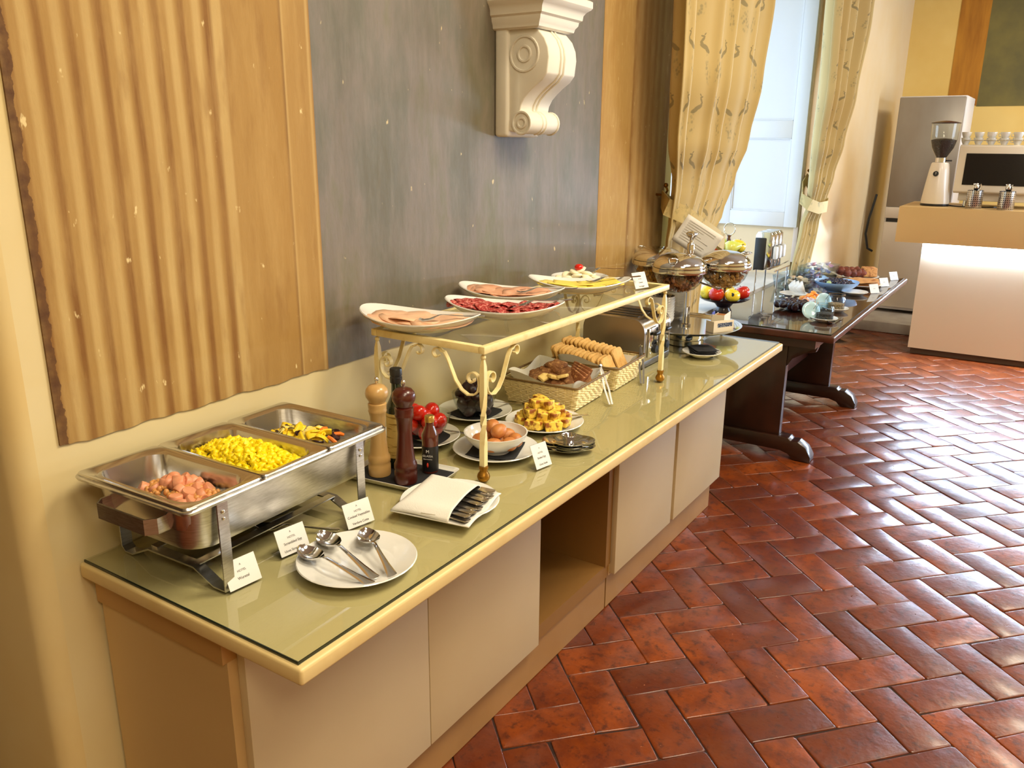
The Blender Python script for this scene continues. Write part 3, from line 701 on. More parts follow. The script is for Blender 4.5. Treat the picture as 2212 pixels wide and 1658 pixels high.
# scrambled egg
b = MB()
for k in range(900):
    rr = 0; x, y = rs.uniform(-1, 1), rs.uniform(-1, 1); rr = (abs(x)**3+abs(y)**3)**(1/3); x, y = x*.073, y*.137
    z = -.030+.036*max(0, 1-rr**2.2)+rs.uniform(-.006, .006)
    b.sphere(pan_pt(1, x, y, z), rs.uniform(.005, .0105), 8, 5, sx=rs.uniform(.8, 1.3), sz=rs.uniform(.6, 1), rot=rot(rs.uniform(0, 60), rs.uniform(0, 60), rs.uniform(0, 180)), noise=.30, seed=k)
tag(obj('scrambled_egg', b, mat('scrambled_egg_yellow', rgb(252, 222, 20), .45, sub=.1), smooth=70), 'heap of bright yellow scrambled egg in the middle pan', 'scrambled egg', kind='stuff')
# vegetables
vm = [mat('pale_courgette', rgb(232, 214, 110), .4, sub=.1), mat('yellow_potato', rgb(246, 208, 40), .4), mat('carrot_orange', rgb(232, 120, 30), .4), mat('aubergine_dark', rgb(46, 22, 24), .3)]
vn = ['courgette_piece', 'yellow_pepper_piece', 'carrot_piece', 'aubergine_piece']
for k in range(52):
    a = rs.uniform(0, 6.28); rr = sqrt(rs.random()); x, y = .064*rr*cos(a)-.002, .122*rr*sin(a)-.018; z = -.042+.024*(1-rr*rr)+rs.uniform(0, .008)
    t_ = rs.choice([0, 0, 0, 1, 1, 2, 3])
    b = MB()
    if t_ in (0, 3): b.lathe([(0, -.002), (.015, -.002), (.0155, .001), (.014, .003), (0, .003)], 12, sy=rs.uniform(.6, 1))
    elif t_ == 1: b.grid(lambda u, v: ((u-.5)*.034, (v-.5)*.022, .004*sin(3*u)+.003*cos(4*v)), 5, 4); b.v += []
    else: b.tube([(-.016, 0, 0), (-.006, .003, .003), (.006, .003, .003), (.016, 0, 0)], [.004, .0055, .0055, .004], 8)
    o = obj(vn[t_], b, vm[t_], None, pan_pt(2, x, y, z), (rs.uniform(-.9, .9), rs.uniform(-.9, .9), rs.uniform(0, 6)))
    if t_ == 1: o.modifiers.new('thickness', 'SOLIDIFY').thickness = .003
    tag(o, ('pale courgette slice in the far food pan', 'yellow pepper strip in the far food pan', 'orange carrot stick in the far food pan', 'dark aubergine slice in the far food pan')[t_], 'vegetable', 'vegetables in the far pan')
    if t_ == 0 and rs.random() < .5: obj('rind', MB().tube([(.0155*cos(q*pi/8), .0155*sin(q*pi/8), .0005) for q in range(9)], .0012, 5), vm[3], o)

# ---- cards in front of the chafing dish
def mid(a, b_): return ((a[0]+b_[0])/2, (a[1]+b_[1])/2, ZT)
card('menu_card', 'menu card reading Wurstel, nearest the plain end of the buffet', mid((.955, -.40), (1.03, -.408)), radians(-5), [('A', .0062, .76, 0), ('HOTEL', .0068, .56, 0), ('Wurstel', .0082, .33, .0001)])
card('menu_card', 'menu card reading Scrambled Egg in front of the chafing dish', mid((1.115, -.375), (1.19, -.385)), radians(-7), [('A', .0062, .80, 0), ('HOTEL', .0068, .62, 0), ('Scrambled Egg', .0082, .43, .0001), ('Uova Strapazzate', .0078, .18, .0001)])
card('menu_card', 'menu card reading Cooked Vegetables at the far leg of the chafing dish', mid((1.30, -.40), (1.375, -.416)), radians(-11), [('A', .0062, .80, 0), ('HOTEL', .0068, .62, 0), ('Cooked Vegetables', .0082, .44, .0001), ('Verdure Cotte', .0078, .18, .0001)])
card('menu_card', 'menu card reading Boiled Egg beside the bowl of brown eggs', mid((1.875, -.577), (1.945, -.59)), radians(-11), [('A', .0062, .80, 0), ('HOTEL', .0068, .62, 0), ('Boiled Egg', .0082, .43, .0001), ('Uova Sode', .0078, .18, .0001)], (.07, .075))

# ---- spoon under the dish, plate of spoons
sp = strip(SPOON)
spm = mesh_of('serving_spoon', sp, 0, smooth=60); spm.materials.append(chrome)
tag(obj('serving_spoon', spm, None, None, (1.285, -.385, ZT), (0, 0, radians(122))), 'serving spoon lying under the chafing dish, handle poking out', 'spoon')
P = thing('plate', 'large white plate carrying three serving spoons, at the front corner of the buffet', 'plate', (1.186, -.536, ZT))
obj('plate_body', plate_mesh(.132), porcelain, P, smooth=60)
# spoon handles towards the room; bowls on the rim
def lay_spoon(head, tail, lab, s=1.05, zz=.018):
    h, t_ = V(head), V(tail); d = h-t_
    o = obj('serving_spoon', spm, None, None, (t_.x, t_.y, ZT+zz-.006), (0, radians(-2.5), atan2(d.y, d.x))); o.scale = (d.length/.206, 1.22, 1.15)
    return tag(o, lab, 'spoon', 'serving spoons on the big white plate')
lay_spoon((1.128, -.418), (1.122, -.640), 'serving spoon on the plate lying nearest the camera')
lay_spoon((1.205, -.405), (1.145, -.628), 'middle serving spoon of the three on the plate')
lay_spoon((1.275, -.475), (1.170, -.655), 'serving spoon on the plate pointing to the napkin')

# ---- plate with napkin pocket of cutlery
P = thing('plate', 'white plate under the napkin pocket of cutlery', 'plate', (1.548, -.516, ZT))
obj('plate_body', plate_mesh(.128), porcelain, P, smooth=60)
nc = (1.533, -.514); NR = rot(0, 0, 0)
linen = mat('white_linen', (.80, .77, .70, 1), .85, bump=(300, .15))
def npt(u, v):       # bilinear over the four corners of the napkin
    c0, c1, c2, c3 = V((1.405, -.440)), V((1.440, -.655)), V((1.635, -.385)), V((1.645, -.610))
    return (c0*(1-u)+c1*u)*(1-v)+(c2*(1-u)+c3*u)*v
# u: from wall side to room side (open mouth at u=1), v: along the buffet
def ntop(u, v):
    p = npt(u*.74, v); e_ = min(u*5, v*6, (1-v)*6, 1.0); e_ = max(e_, 0)
    e_ = e_*(2-e_)
    z = .026+.018*e_+.003*sin(5*v+2)*sin(4*u)+.006*sin(pi*v)*u
    return (p.x, p.y, ZT+z)
def nbot(u, v):
    p = npt(u, v); edge = min(u, 1-u, v, 1-v)
    return (p.x, p.y, ZT+.0235+.004*sin(9*v)*(u > .93)+.0015*sin(12*u)*sin(7*v))
nk = thing('napkin', 'white linen napkin folded into a pocket of cutlery', 'napkin', (0, 0, 0))
for nm, fn in (('pocket', ntop), ('underfold', nbot)):
    o = obj(nm, MB().grid(fn, 30, 30), linen, nk, smooth=80); o.modifiers.new('thickness', 'SOLIDIFY').thickness = .0025
fm_ = mesh_of('fork', strip([(0, .004, .004, 0), (.005, .0112, .004, -.0012), (.02, .0105, .0042, -.0015), (.05, .0085, .005, -.0015), (.09, .006, .006, -.0012), (.13, .0045, .006, -.001), (.14, .008, .006, 0), (.20, .010, .005, 0)]), 0, smooth=60); fm_.materials.append(mat('cutlery_steel', (.62, .57, .50, 1), .26, 1))
for k in range(15):
    v = .07+.84*k/14; a, c_ = npt(.25, v), npt(.965-.02*(k % 3), v+.02); d = a-c_
    o = obj('cutlery', fm_, None, None, (c_.x, c_.y, ZT+.027+.004*(k % 2)+.002*sin(k)), (radians(9), 0, atan2(d.y, d.x))); o.scale = (.62, 1.45, .8)
    tag(o, 'steel cutlery piece with its handle sticking out of the napkin pocket', 'cutlery', 'cutlery in the napkin pocket')

# ================================================================== tray with mills and bottles
T = thing('serving_tray', 'long white rectangular dish lined with a black napkin, under the mills', 'tray', (1.632, -.285, ZT), radians(7))
b = MB().loft([rrect(0, 0, .15, .24, .02, 0), rrect(0, 0, .17, .26, .02, .003), rrect(0, 0, .185, .275, .016, .016), rrect(0, 0, .180, .270, .016, .016), rrect(0, 0, .165, .255, .018, .006), rrect(0, 0, .14, .23, .02, .005)])
obj('tray_body', b, porcelain, T, smooth=45)
def napkin_mb(w, h, th=.002, wob=.002, n=12):
    return MB().grid(lambda u, v: ((u-.5)*w, (v-.5)*h, th+wob*(sin(9*u+2)*sin(8*v+1)+1)/2), n, n)
def napkin(label, loc, rz, w, h, wob=.002, m=None, lift=0):
    mb = MB().grid(lambda u, v: ((u-.5)*w, (v-.5)*h, .001+wob*(sin(9*u+2)*sin(8*v+1)+1)/2+lift*(abs(2*u-1)**4+abs(2*v-1)**4)), 14, 14)
    o = obj('napkin', mb, m or black_cloth, None, loc, (0, 0, rz), smooth=80)
    o.modifiers.new('thickness', 'SOLIDIFY').thickness = .0015
    return tag(o, label, 'napkin')
napkin('black paper napkin lining the dish of mills and bottles', (1.632, -.285, ZT+.0065), radians(7), .155, .245)
ZN = ZT+.0105
def mill(label, loc, col, col2, h=.265):
    m_ = mat('mill_wood_'+label.split()[0], col, .3, coat=.35, var=(9, col2, .35, .7, (1, 1, .2)))
    M_ = thing('pepper_mill', label, 'mill', loc)
    k = h/.265
    P_ = [(0, 0), (.030, 0), (.031, .004), (.031, .030), (.029, .035), (.031, .040), (.031, .052), (.028, .058), (.026, .064), (.022, .10), (.0195, .135), (.0215, .170), (.0245, .182), (.026, .186), (.0245, .190), (.0255, .200), (.0255, .206), (.020, .2095), (0, .2095)]
    obj('body', MB().lathe([(r, z*k) for r, z in P_], 28), m_, M_, smooth=50)
    obj('head', MB().lathe([(r, z*k) for r, z in [(0, .210), (.022, .210), (.024, .215), (.0305, .226), (.032, .235), (.0295, .247), (.022, .256), (.012, .260), (0, .261)]], 28), m_, M_, smooth=60)
    obj('knob', MB().lathe([(0, .261*k), (.003, .261*k), (.003, .266*k), (.006, .270*k), (.0062, .275*k), (.004, .280*k), (0, .281*k)], 14), chrome, M_, smooth=60)
    return M_
mill('pale beech pepper mill standing in the dish', (1.592, -.238, ZN), rgb(206, 168, 108), rgb(190, 144, 82))
mill('dark red-brown pepper mill standing in front of the bottle', (1.592, -.333, ZN), rgb(82, 26, 14), rgb(60, 18, 10), .272)
B_ = thing('glass_bottle', 'tall dark green glass bottle with cream label and black screw cap behind the mills', 'bottle', (1.672, -.238, ZN))
obj('bottle_glass', MB().lathe([(0, 0), (.029, 0), (.031, .003), (.031, .165), (.029, .182), (.018, .205), (.0145, .215), (.0140, .250), (0, .250)], 28), mat('dark_green_bottle', (.012, .022, .008, 1), .06, coat=.6), B_, smooth=45)
lb = MB(); lb.lathe([(.0314, .03), (.0316, .031), (.0316, .160), (.0314, .161)], 40)
lb.f = [f for f in lb.f if len(f) == 4]
o = obj('paper_label', lb, mat('cream_bottle_label', rgb(226, 204, 130), .6, var=(60, rgb(160, 130, 60), .56, .62, (.2, .2, 2))), B_, smooth=60)
obj('screw_cap', MB().lathe([(0, .246), (.0165, .246), (.0172, .249), (.0172, .262), (.0160, .263), (.0160, .267), (.0172, .268), (.0172, .284), (.0160, .287), (0, .287)], 28), black_plastic, B_, smooth=45)
B_ = thing('glaze_bottle', 'small bottle of dark glaze with gold cap and black label', 'bottle', (1.687, -.342, ZN))
obj('bottle_glass', MB().lathe([(0, 0), (.021, 0), (.0225, .003), (.0225, .085), (.0235, .105), (.0225, .112), (.013, .134), (.0118, .138), (.0118, .150), (0, .150)], 28), mat('brown_red_glass', (.10, .018, .010, 1), .05, coat=.6), B_, smooth=45)
obj('paper_label', MB().lathe([(.0228, .006), (.0230, .007), (.0230, .078), (.0228, .079)], 40), mat('black_bottle_label', (.010, .009, .010, 1), .4), B_, smooth=60)
obj('screw_cap', MB().lathe([(0, .147), (.0132, .147), (.0138, .150), (.0138, .163), (.012, .165), (0, .165)], 24), mat('gold_cap', rgb(200, 160, 80), .3, .7), B_, smooth=45)
fa = radians(225)
for txt, sz, z, da in (('M', .013, .066, .15), ('GLASSA', .0085, .053, 0.25), ('Gastronomica', .0045, .044, .2)):
    a_ = fa-1.0+da*.2+.55
    text(txt, sz, mat('label_white_ink', (.85, .83, .78, 1), .5), B_, (.0236*cos(a_), .0236*sin(a_), z), (radians(90), 0, a_+pi/2))
a_ = fa-.45
obj('cherry_print', MB().sphere((.0225*cos(a_), .0225*sin(a_), .026), .0075, 12, 8, sx=.3+.2*abs(cos(a_)), sy=.3+.2*abs(sin(a_))), mat('print_red', rgb(200, 50, 30), .5), B_)

# ================================================================== glass-topped display shelf
cream_iron = mat('cream_painted_iron', rgb(240, 222, 164), .45, var=(30, rgb(226, 202, 138), .5, .75))
brass = mat('worn_brass', rgb(170, 122, 44), .35, .85, var=(40, rgb(120, 80, 30), .45, .65))
SX0, SX1, SY0, SY1, SZ = 1.733, 2.945, -.492, -.118, 1.266
sf = thing('display_shelf', 'cream wrought-iron display shelf with scrolls and glass top over the food', 'shelf', (0, 0, 0))
b = MB(); h_ = .020
b.box(SX0-.012, SY0-.012, SZ-h_, SX1+.012, SY0+.008, SZ); b.box(SX0-.012, SY1-.008, SZ-h_, SX1+.012, SY1+.012, SZ)
b.box(SX0-.012, SY0+.008, SZ-h_, SX0+.008, SY1-.008, SZ); b.box(SX1-.008, SY0+.008, SZ-h_, SX1+.012, SY1-.008, SZ)
obj('frame', b, cream_iron, sf, bev=.002)
obj('glass_top', MB().box(SX0+.009, SY0+.009, SZ-.008, SX1-.009, SY1-.009, SZ-.001), counter_glass, sf)
def spiral(cx, cz, r0, r1, a0, a1, n=14): return [(cx+(r0+(r1-r0)*i/n)*cos(a0+(a1-a0)*i/n), cz+(r0+(r1-r0)*i/n)*sin(a0+(a1-a0)*i/n)) for i in range(n+1)]
SC = spiral(.036, -.096, .005, .0225, radians(-200), radians(180+0)-radians(0), 16)
SC = SC+[(.0125, -.112), (.017, -.128), (.030, -.140), (.050, -.143), (.072, -.132), (.092, -.108), (.106, -.078), (.118, -.052), (.130, -.034)]+spiral(.155, -.0425, .019, .007, radians(150), radians(-150), 12)
for (x, sx) in ((SX0, 1), (SX1, -1)):
    for (y, sy) in ((SY0, 1), (SY1, -1)):
        lp = []; sq = .0085
        zs = [ZT+.045, ZT+.10, ZT+.14, ZT+.165, ZT+.19, ZT+.215, ZT+.25, ZT+.30, SZ-.055, SZ-.036]
        rs_ = [1, 1, .95, .85, .82, .85, .95, 1, .8, .42]
        tw = [0, 0, .3, 1.0, 1.9, 2.7, pi, pi, pi, pi]
        rings = [[(x+sq*1.35*q*cos(t_+pi/4+k*pi/2), y+sq*1.35*q*sin(t_+pi/4+k*pi/2), z) for k in range(4)] for z, q, t_ in zip(zs, rs_, tw)]
        lg = obj('leg', MB().loft(rings), cream_iron, sf, smooth=40)
        obj('finial', MB().sphere((x, y, SZ-.031), .0075, 10, 8), cream_iron, lg)
        obj('brass_foot', MB().lathe([(0, 0), (.011, 0), (.0165, .006), (.0185, .014), (.016, .022), (.0115, .028), (.0110, .034), (.0135, .038), (.0135, .0445), (0, .0448)], 18, (x, y, ZT)), brass, lg, smooth=60)
        obj('scroll', MB().tube([(x+sx*p[0], y, SZ-.0+p[1]) for p in SC], None, flat=(.013, .0038) if False else (.0035, .013), up=(0, 1, 0)), cream_iron, sf, smooth=45)
        obj('scroll', MB().tube([(x, y+sy*p[0], SZ+p[1]) for p in SC], None, flat=(.0035, .013), up=(1, 0, 0)), cream_iron, sf, smooth=45)

# ---- oval platters
def platter(label, c, ang, a=.19, bb=.108):
    P_ = thing('oval_platter', label, 'platter', (c[0], c[1], SZ), radians(ang), 'oval platters on the display shelf')
    def zz(x, y): return .030*abs(x/a)**2.2+.006*abs(y/bb)**2
    rings = []
    for f, dz in ((.02, 0), (.5, 0), (.62, .002), (.82, .010), (.97, .022), (1.0, .026), (.985, .029), (.80, .016), (.60, .008), (.4, .006), (.02, .006)):
        r_ = []
        for j in range(48):
            t_ = 2*pi*j/48; x, y = a*f*cos(t_), bb*f*sin(t_); r_.append((x, y, dz+(zz(x, y) if f > .55 else zz(x, y)*max(0, (f-.4)/.15)*1.0)))
        rings.append(r_)
    obj('platter_body', MB().loft(rings), porcelain, P_, smooth=70)
    return P_
ham1 = mat('pale_mortadella', rgb(240, 192, 156), .45, sub=.1, var=(30, rgb(232, 176, 140), .45, .7), rand=.04)
ham2 = mat('cooked_ham_pink', rgb(226, 162, 126), .45, sub=.1, var=(18, rgb(238, 186, 156), .5, .72), rand=.05)
salami = mat('salami_red', rgb(160, 44, 42), .45, var=(150, rgb(216, 132, 118), .50, .60), rand=.14)
cheese = mat('sliced_cheese', rgb(250, 222, 96), .4, sub=.1, rand=.04)
fk = mesh_of('serving_fork', fork_mesh(.19), 0, smooth=50); fk.materials.append(chrome)
def slices(P_, n, m, name, label, cat, group, r, a, bb, seed, wav=.004, sq=False, z0=.010, zoff=.010):
    rr = random.Random(seed); ang = P_.rotation_euler.z; c = P_.location
    vs = []
    for k in range(3):
        ph = rr.uniform(0, 6)
        mb = MB()
        rings = []
        for f in (.02, .35, .7, 1):
            rings.append([(r*f*cos(2*pi*j/20)*(1+.06*sin(3*2*pi*j/20+ph)), r*f*sin(2*pi*j/20)*(1+.05*cos(2*2*pi*j/20+ph)), wav*f*(sin(4*pi*j/20+ph)+.6*sin(6*pi*j/20+2*ph))+wav*.6*sin(5*f+ph)) for j in range(20)])
        if sq: rings = [[(max(-r*.8, min(r*.8, x)), max(-r*.62, min(r*.62, y)), z) for x, y, z in q] for q in rings]
        mb.loft(rings, cap1=False, cap0=True)
        top = len(mb.v); me = mesh_of(name, mb, 0, smooth=80); me.materials.append(m); vs.append(me)
    for k in range(n):
        f = (k+.5)/n; x = (f*2-1)*(a*.95-r if not sq else a*.55); y = rr.uniform(-1, 1)*max(0, bb*.92-r)*(1-abs(x/a)*.6)
        z = z0+.030*abs(x/a)**2.2*.75+.0022*(k % 4)+rr.uniform(0, .002)+.004*(1-abs(y)/bb)
        p = V((x*cos(ang)-y*sin(ang), x*sin(ang)+y*cos(ang)))
        slope = .066/a*abs(x/a)**1.2*(1 if x > 0 else -1)*.85
        R_ = Matrix.Rotation(ang, 3, 'Z') @ Matrix.Rotation(-slope, 3, 'Y') @ Matrix.Rotation(rr.uniform(-.06, .06), 3, 'X') @ Matrix.Rotation(rr.uniform(-.3, .3) if sq else rr.uniform(0, 6), 3, 'Z')
        o = obj(name, rr.choice(vs), None, None, (c.x+p.x, c.y+p.y, SZ+z+zoff), R_.to_euler())
        o.modifiers.new('thickness', 'SOLIDIFY').thickness = .0018
        tag(o, label, cat, group)
def serving_fork(P_, label, off, tail):
    ang = P_.rotation_euler.z; c = P_.location
    o = obj('serving_fork', fk, None, None, (0, 0, 0))
    hx = V((c.x+off[0], c.y+off[1], SZ+.026)); tl = V((c.x+tail[0], c.y+tail[1], SZ+.050)); d = hx-tl
    o.location = tl; o.rotation_euler = (0, -math.asin(d.z/d.length), atan2(d.y, d.x)); o.scale = (d.length/.19, 1.15, 1.1)
    return tag(o, label, 'fork', 'serving forks on the platters')
p1 = platter('oval white platter of pale mortadella at the near end of the display shelf', (1.795, -.225), -80, .188, .112)
slices(p1, 9, ham1, 'mortadella_slice', 'pale pink mortadella slice on the nearest oval platter', 'cold meat', 'mortadella slices', .078, .188, .112, 1)
serving_fork(p1, 'fork resting on the platter of pale mortadella', (-.035, -.03), (.055, -.19))
p2 = platter('oval white platter of red salami on the display shelf', (2.075, -.330), -70, .188, .108)
slices(p2, 46, salami, 'salami_slice', 'dark red salami slice on its oval platter', 'cold meat', 'salami slices', .036, .188, .104, 2, .006, zoff=.014)
serving_fork(p2, 'fork resting on the platter of red salami', (-.0, -.03), (.14, -.16))
p3 = platter('oval white platter of cooked ham behind the salami', (2.305, -.205), -74, .185, .108)
slices(p3, 9, ham2, 'ham_slice', 'rosy cooked ham slice on the rear oval platter', 'cold meat', 'ham slices', .078, .185, .108, 3)
serving_fork(p3, 'fork resting on the platter of cooked ham', (-.01, -.03), (.10, -.20))
p4 = platter('oval white platter of sliced yellow cheese on the display shelf', (2.60, -.305), -62, .185, .108)
slices(p4, 9, cheese, 'cheese_slice', 'yellow cheese slice on its oval platter', 'cheese', 'cheese slices', .088, .185, .108, 4, .002, True)
serving_fork(p4, 'fork resting on the platter of yellow cheese', (.02, -.02), (.17, -.16))
P_ = thing('plate', 'round white plate of mozzarella with a tomato at the far end of the display shelf', 'plate', (2.805, -.195, SZ))
obj('plate_body', plate_mesh(.112), porcelain, P_, smooth=60)
mz = mat('mozzarella_white', rgb(250, 240, 206), .35, sub=.2, rand=.03)
rm = random.Random(4)
for k in range(16):
    a = k*2.4; q = .022*sqrt(k); zz_ = .014+max(0, .032-q*.42)
    o = obj('mozzarella_slice', MB().sphere((0, 0, 0), .024, 12, 8, sz=.4, noise=.06, seed=k), mz, None, (2.805+q*cos(a)*.9, -.195+q*sin(a)*.9, SZ+zz_), (rm.uniform(-.5, .5), rm.uniform(-.5, .5), a), smooth=70)
    tag(o, 'white mozzarella slice on the far round plate', 'cheese', 'mozzarella slices')
tom = mat('tomato_red', rgb(206, 30, 12), .18, coat=.3, rand=.06)
tag(obj('cherry_tomato', MB().sphere((0, 0, 0), .018, 14, 10, sz=.75), tom, None, (2.800, -.193, SZ+.057), smooth=80), 'red cherry tomato half topping the mozzarella', 'tomato')
serving_fork(P_, 'fork resting on the plate of mozzarella', (.02, -.02), (.12, -.13))
card('menu_card', 'menu card standing at the far corner of the display shelf', (2.80, -.462, SZ), radians(-16), [('A', .006, .78, 0), ('HOTEL', .0062, .58, 0), ('Cheese', .0075, .38, .0001), ('Formaggio', .007, .16, .0001)], (.078, .066)).location.z = SZ
tag(obj('glass_clip', MB().tube([(1.905, -.455, SZ+.002), (1.885, -.462, SZ+.03), (1.875, -.468, SZ+.046)], None, flat=(.008, .002), up=(0, 0, 1)), acrylic), 'small clear plastic stick leaning at the salami platter', 'stick')

# ================================================================== food under the shelf
def plate(label, c, r, z=ZT):
    P_ = thing('plate', label, 'plate', (c[0], c[1], z)); obj('plate_body', plate_mesh(r), porcelain, P_, smooth=60); return P_
# boiled eggs
plate('white plate under the bowl of brown eggs', (1.928, -.400), .130)
napkin('black napkin under the bowl of brown eggs', (1.928, -.400, ZT+.006), radians(20), .15, .15, .001, lift=.004)
EB = thing('bowl', 'white porcelain bowl of boiled brown eggs behind the near shelf leg', 'bowl', (1.925, -.402, ZT+.0095))
obj('bowl_body', bowl_mesh(.096, .062, .042), porcelain, EB, smooth=60)
egg_m = mat('brown_eggshell', rgb(194, 126, 66), .45, var=(60, rgb(180, 108, 52), .4, .7), rand=.06)
egme = mesh_of('egg', MB().lathe([(0, -.027)]+[(.0215*sin(pi*i/12)*(1-.10*cos(pi*i/12)*-1), -.027*cos(pi*i/12)) for i in range(1, 12)]+[(0, .027)], 20), 0, smooth=80); egme.materials.append(egg_m)
re = random.Random(9)
for k, (x, y, z, rx, ry) in enumerate([(-.045, -.022, .036, 80, 20), (-.012, -.056, .036, 75, -30), (.030, -.050, .036, 85, 50), (.052, -.005, .036, 80, 10), (.022, .042, .036, 80, 70), (-.030, .035, .036, 80, 0), (.0, -.004, .030, 85, 40), (-.012, -.020, .070, 70, 30), (.018, .024, .068, 80, -20)]):
    tag(obj('egg', egme, None, None, (1.925+x, -.402+y, ZT+.0095+z), (radians(rx), radians(re.uniform(-30, 30)), radians(ry*3))), 'boiled brown egg in the white bowl', 'egg', 'brown eggs in the bowl')
# tomatoes
plate('white plate under the glass bowl of tomatoes', (1.885, -.140), .128)
napkin('black napkin under the glass bowl of tomatoes', (1.895, -.160, ZT+.006), radians(35), .15, .15, .001, lift=.004)
bglass = sheet_glass('bowl_glass', (.93, .95, .93, 1), .03, 1.3)
GB = thing('bowl', 'clear glass bowl of red tomatoes between the dark mill and the eggs', 'bowl', (1.880, -.165, ZT+.0095))
obj('bowl_body', bowl_mesh(.082, .085, .04, .003), bglass, GB, smooth=60)
for k, (x, y, z) in enumerate([(.035, -.02, .032), (-.03, -.03, .032), (.0, .038, .032), (.045, .03, .05), (-.05, .02, .06), (.03, -.045, .062), (-.03, -.048, .072), (.0, .0, .075), (.045, .0, .085), (-.02, .03, .095), (-.045, -.012, .10)]):
    o = obj('tomato', MB().sphere((0, 0, 0), .026, 16, 10, sz=.86), tom, None, (1.880+x*.85, -.165+y*.85, ZT+.0095+z), (k, .4*k, 0), smooth=80)
    tag(o, 'round red tomato in the glass bowl', 'tomato', 'tomatoes in the glass bowl')
tag(obj('serving_spoon', spm, None, None, (1.985, -.275, ZT+.012), (0, radians(-3), radians(118))), 'spoon lying across the plate of the tomato bowl', 'spoon')
# dark plums
plate('white plate under the glass bowl of dark stewed fruit', (2.19, -.135), .128)
napkin('black napkin under the glass bowl of dark stewed fruit', (2.19, -.140, ZT+.006), radians(0), .15, .14, .001, lift=.003)
GB = thing('bowl', 'clear glass bowl of dark stewed fruit near the wall', 'bowl', (2.165, -.150, ZT+.0095))
obj('bowl_body', bowl_mesh(.077, .080, .045, .003), bglass, GB, smooth=60)
plum = mat('dark_plum', rgb(38, 10, 14), .35, rand=.15)
pm_ = [mesh_of('plum', MB().sphere((0, 0, 0), .023, 14, 9, sx=1.2, sz=.8, noise=.07, seed=k), 0, smooth=80) for k in range(3)]
for q in pm_: q.materials.append(plum)
rp = random.Random(3)
for k in range(26):
    lvl = k//7; q = (.042, .052, .05, .03)[min(lvl, 3)]*(.3+.7*rp.random()); a = k*2.4
    tag(obj('stewed_fruit', rp.choice(pm_), None, None, (2.165+q*cos(a), -.150+q*sin(a), ZT+.034+lvl*.024), (rp.uniform(0, 3), rp.uniform(0, 3), a)), 'dark purple stewed fruit in the glass bowl near the wall', 'fruit', 'dark fruit in the glass bowl')
tag(obj('serving_spoon', spm, None, None, (2.335, -.235, ZT+.016), (0, radians(-3), radians(140))), 'spoon lying across the plate of dark stewed fruit', 'spoon')
# frittata
plate('white plate heaped with frittata cubes in front of the basket', (2.226, -.392), .130)
fr_m = mat('frittata_yellow', rgb(240, 204, 78), .5, var=(42, rgb(150, 82, 22), .47, .60), rand=.06)
rf = random.Random(21)
fms = []
for k in range(4):
    fm2 = mesh_of('frittata_cube', MB().loft([[(x+rf.uniform(-.003, .003), y+rf.uniform(-.003, .003), z) for x, y in ((-.019, -.017), (.019, -.017), (.019, .017), (-.019, .017))] for z in (-.015, .015)]).xf(Matrix.Diagonal((rf.uniform(.9, 1.1), rf.uniform(.9, 1.1), rf.uniform(.9, 1.1), 1))), .003, smooth=60); fm2.materials.append(fr_m); fms.append(fm2)
lay = [(0, 13, .072), (0, 6, .034), (0, 1, 0), (1, 8, .050), (1, 3, .018), (2, 4, .028), (2, 1, .0)]
for lv, n, q in lay:
    for k in range(n):
        a = 2*pi*k/n+lv*.5+rf.uniform(-.15, .15)
        if lv == 2 and n == 4 and k == 3: continue
        tag(obj('frittata_cube', rf.choice(fms), None, None, (2.222+q*cos(a), -.392+q*sin(a), ZT+.024+lv*.0285+rf.uniform(0, .003)), (rf.uniform(-.22, .22), rf.uniform(-.22, .22), a+rf.uniform(-.5, .5))), 'browned yellow frittata cube on the heaped plate', 'frittata', 'frittata cubes')
tag(obj('serving_tongs', MB().tube([(2.33, -.50, ZT+.03), (2.30, -.46, ZT+.028), (2.29, -.44, ZT+.027)], None, flat=(.016, .002), up=(0, 0, 1)), chrome), 'flat steel server end on the frittata plate', 'tongs')
# stack of steel egg cups
em = MB().lathe([(0, 0), (.030, 0), (.034, .002), (.042, .008), (.056, .011), (.0565, .0125), (.042, .010), (.033, .004), (0, .003)], 40, mod=lambda a, r, z: (1+(.42*max(0, abs(cos(a))-.72)/.28 if r > .05 else 0), 0))
em2 = MB().lathe([(0, .0032), (.016, .0032), (.0165, .006), (.0195, .020), (.023, .0265), (.023, .028), (.0205, .0265), (.0165, .016), (.012, .007), (0, .006)], 28)
eme, eme2 = mesh_of('saucer', em, 0, smooth=60), mesh_of('cup', em2, 0, smooth=60)
eme.materials.append(chrome); eme2.materials.append(chrome)
for k in range(6):
    e_ = thing('egg_cup', ('top steel egg cup of the stack, its cup empty' if k == 5 else 'steel egg cup saucer stacked below the top one'), 'egg cup', (2.075+.002*sin(k*2), -.568+.002*cos(k*3), ZT+k*.0046), radians(-58+rf.uniform(-7, 7)), 'stacked steel egg cups')
    obj('saucer', eme, None, e_)
    if k == 5: obj('cup', eme2, None, e_)

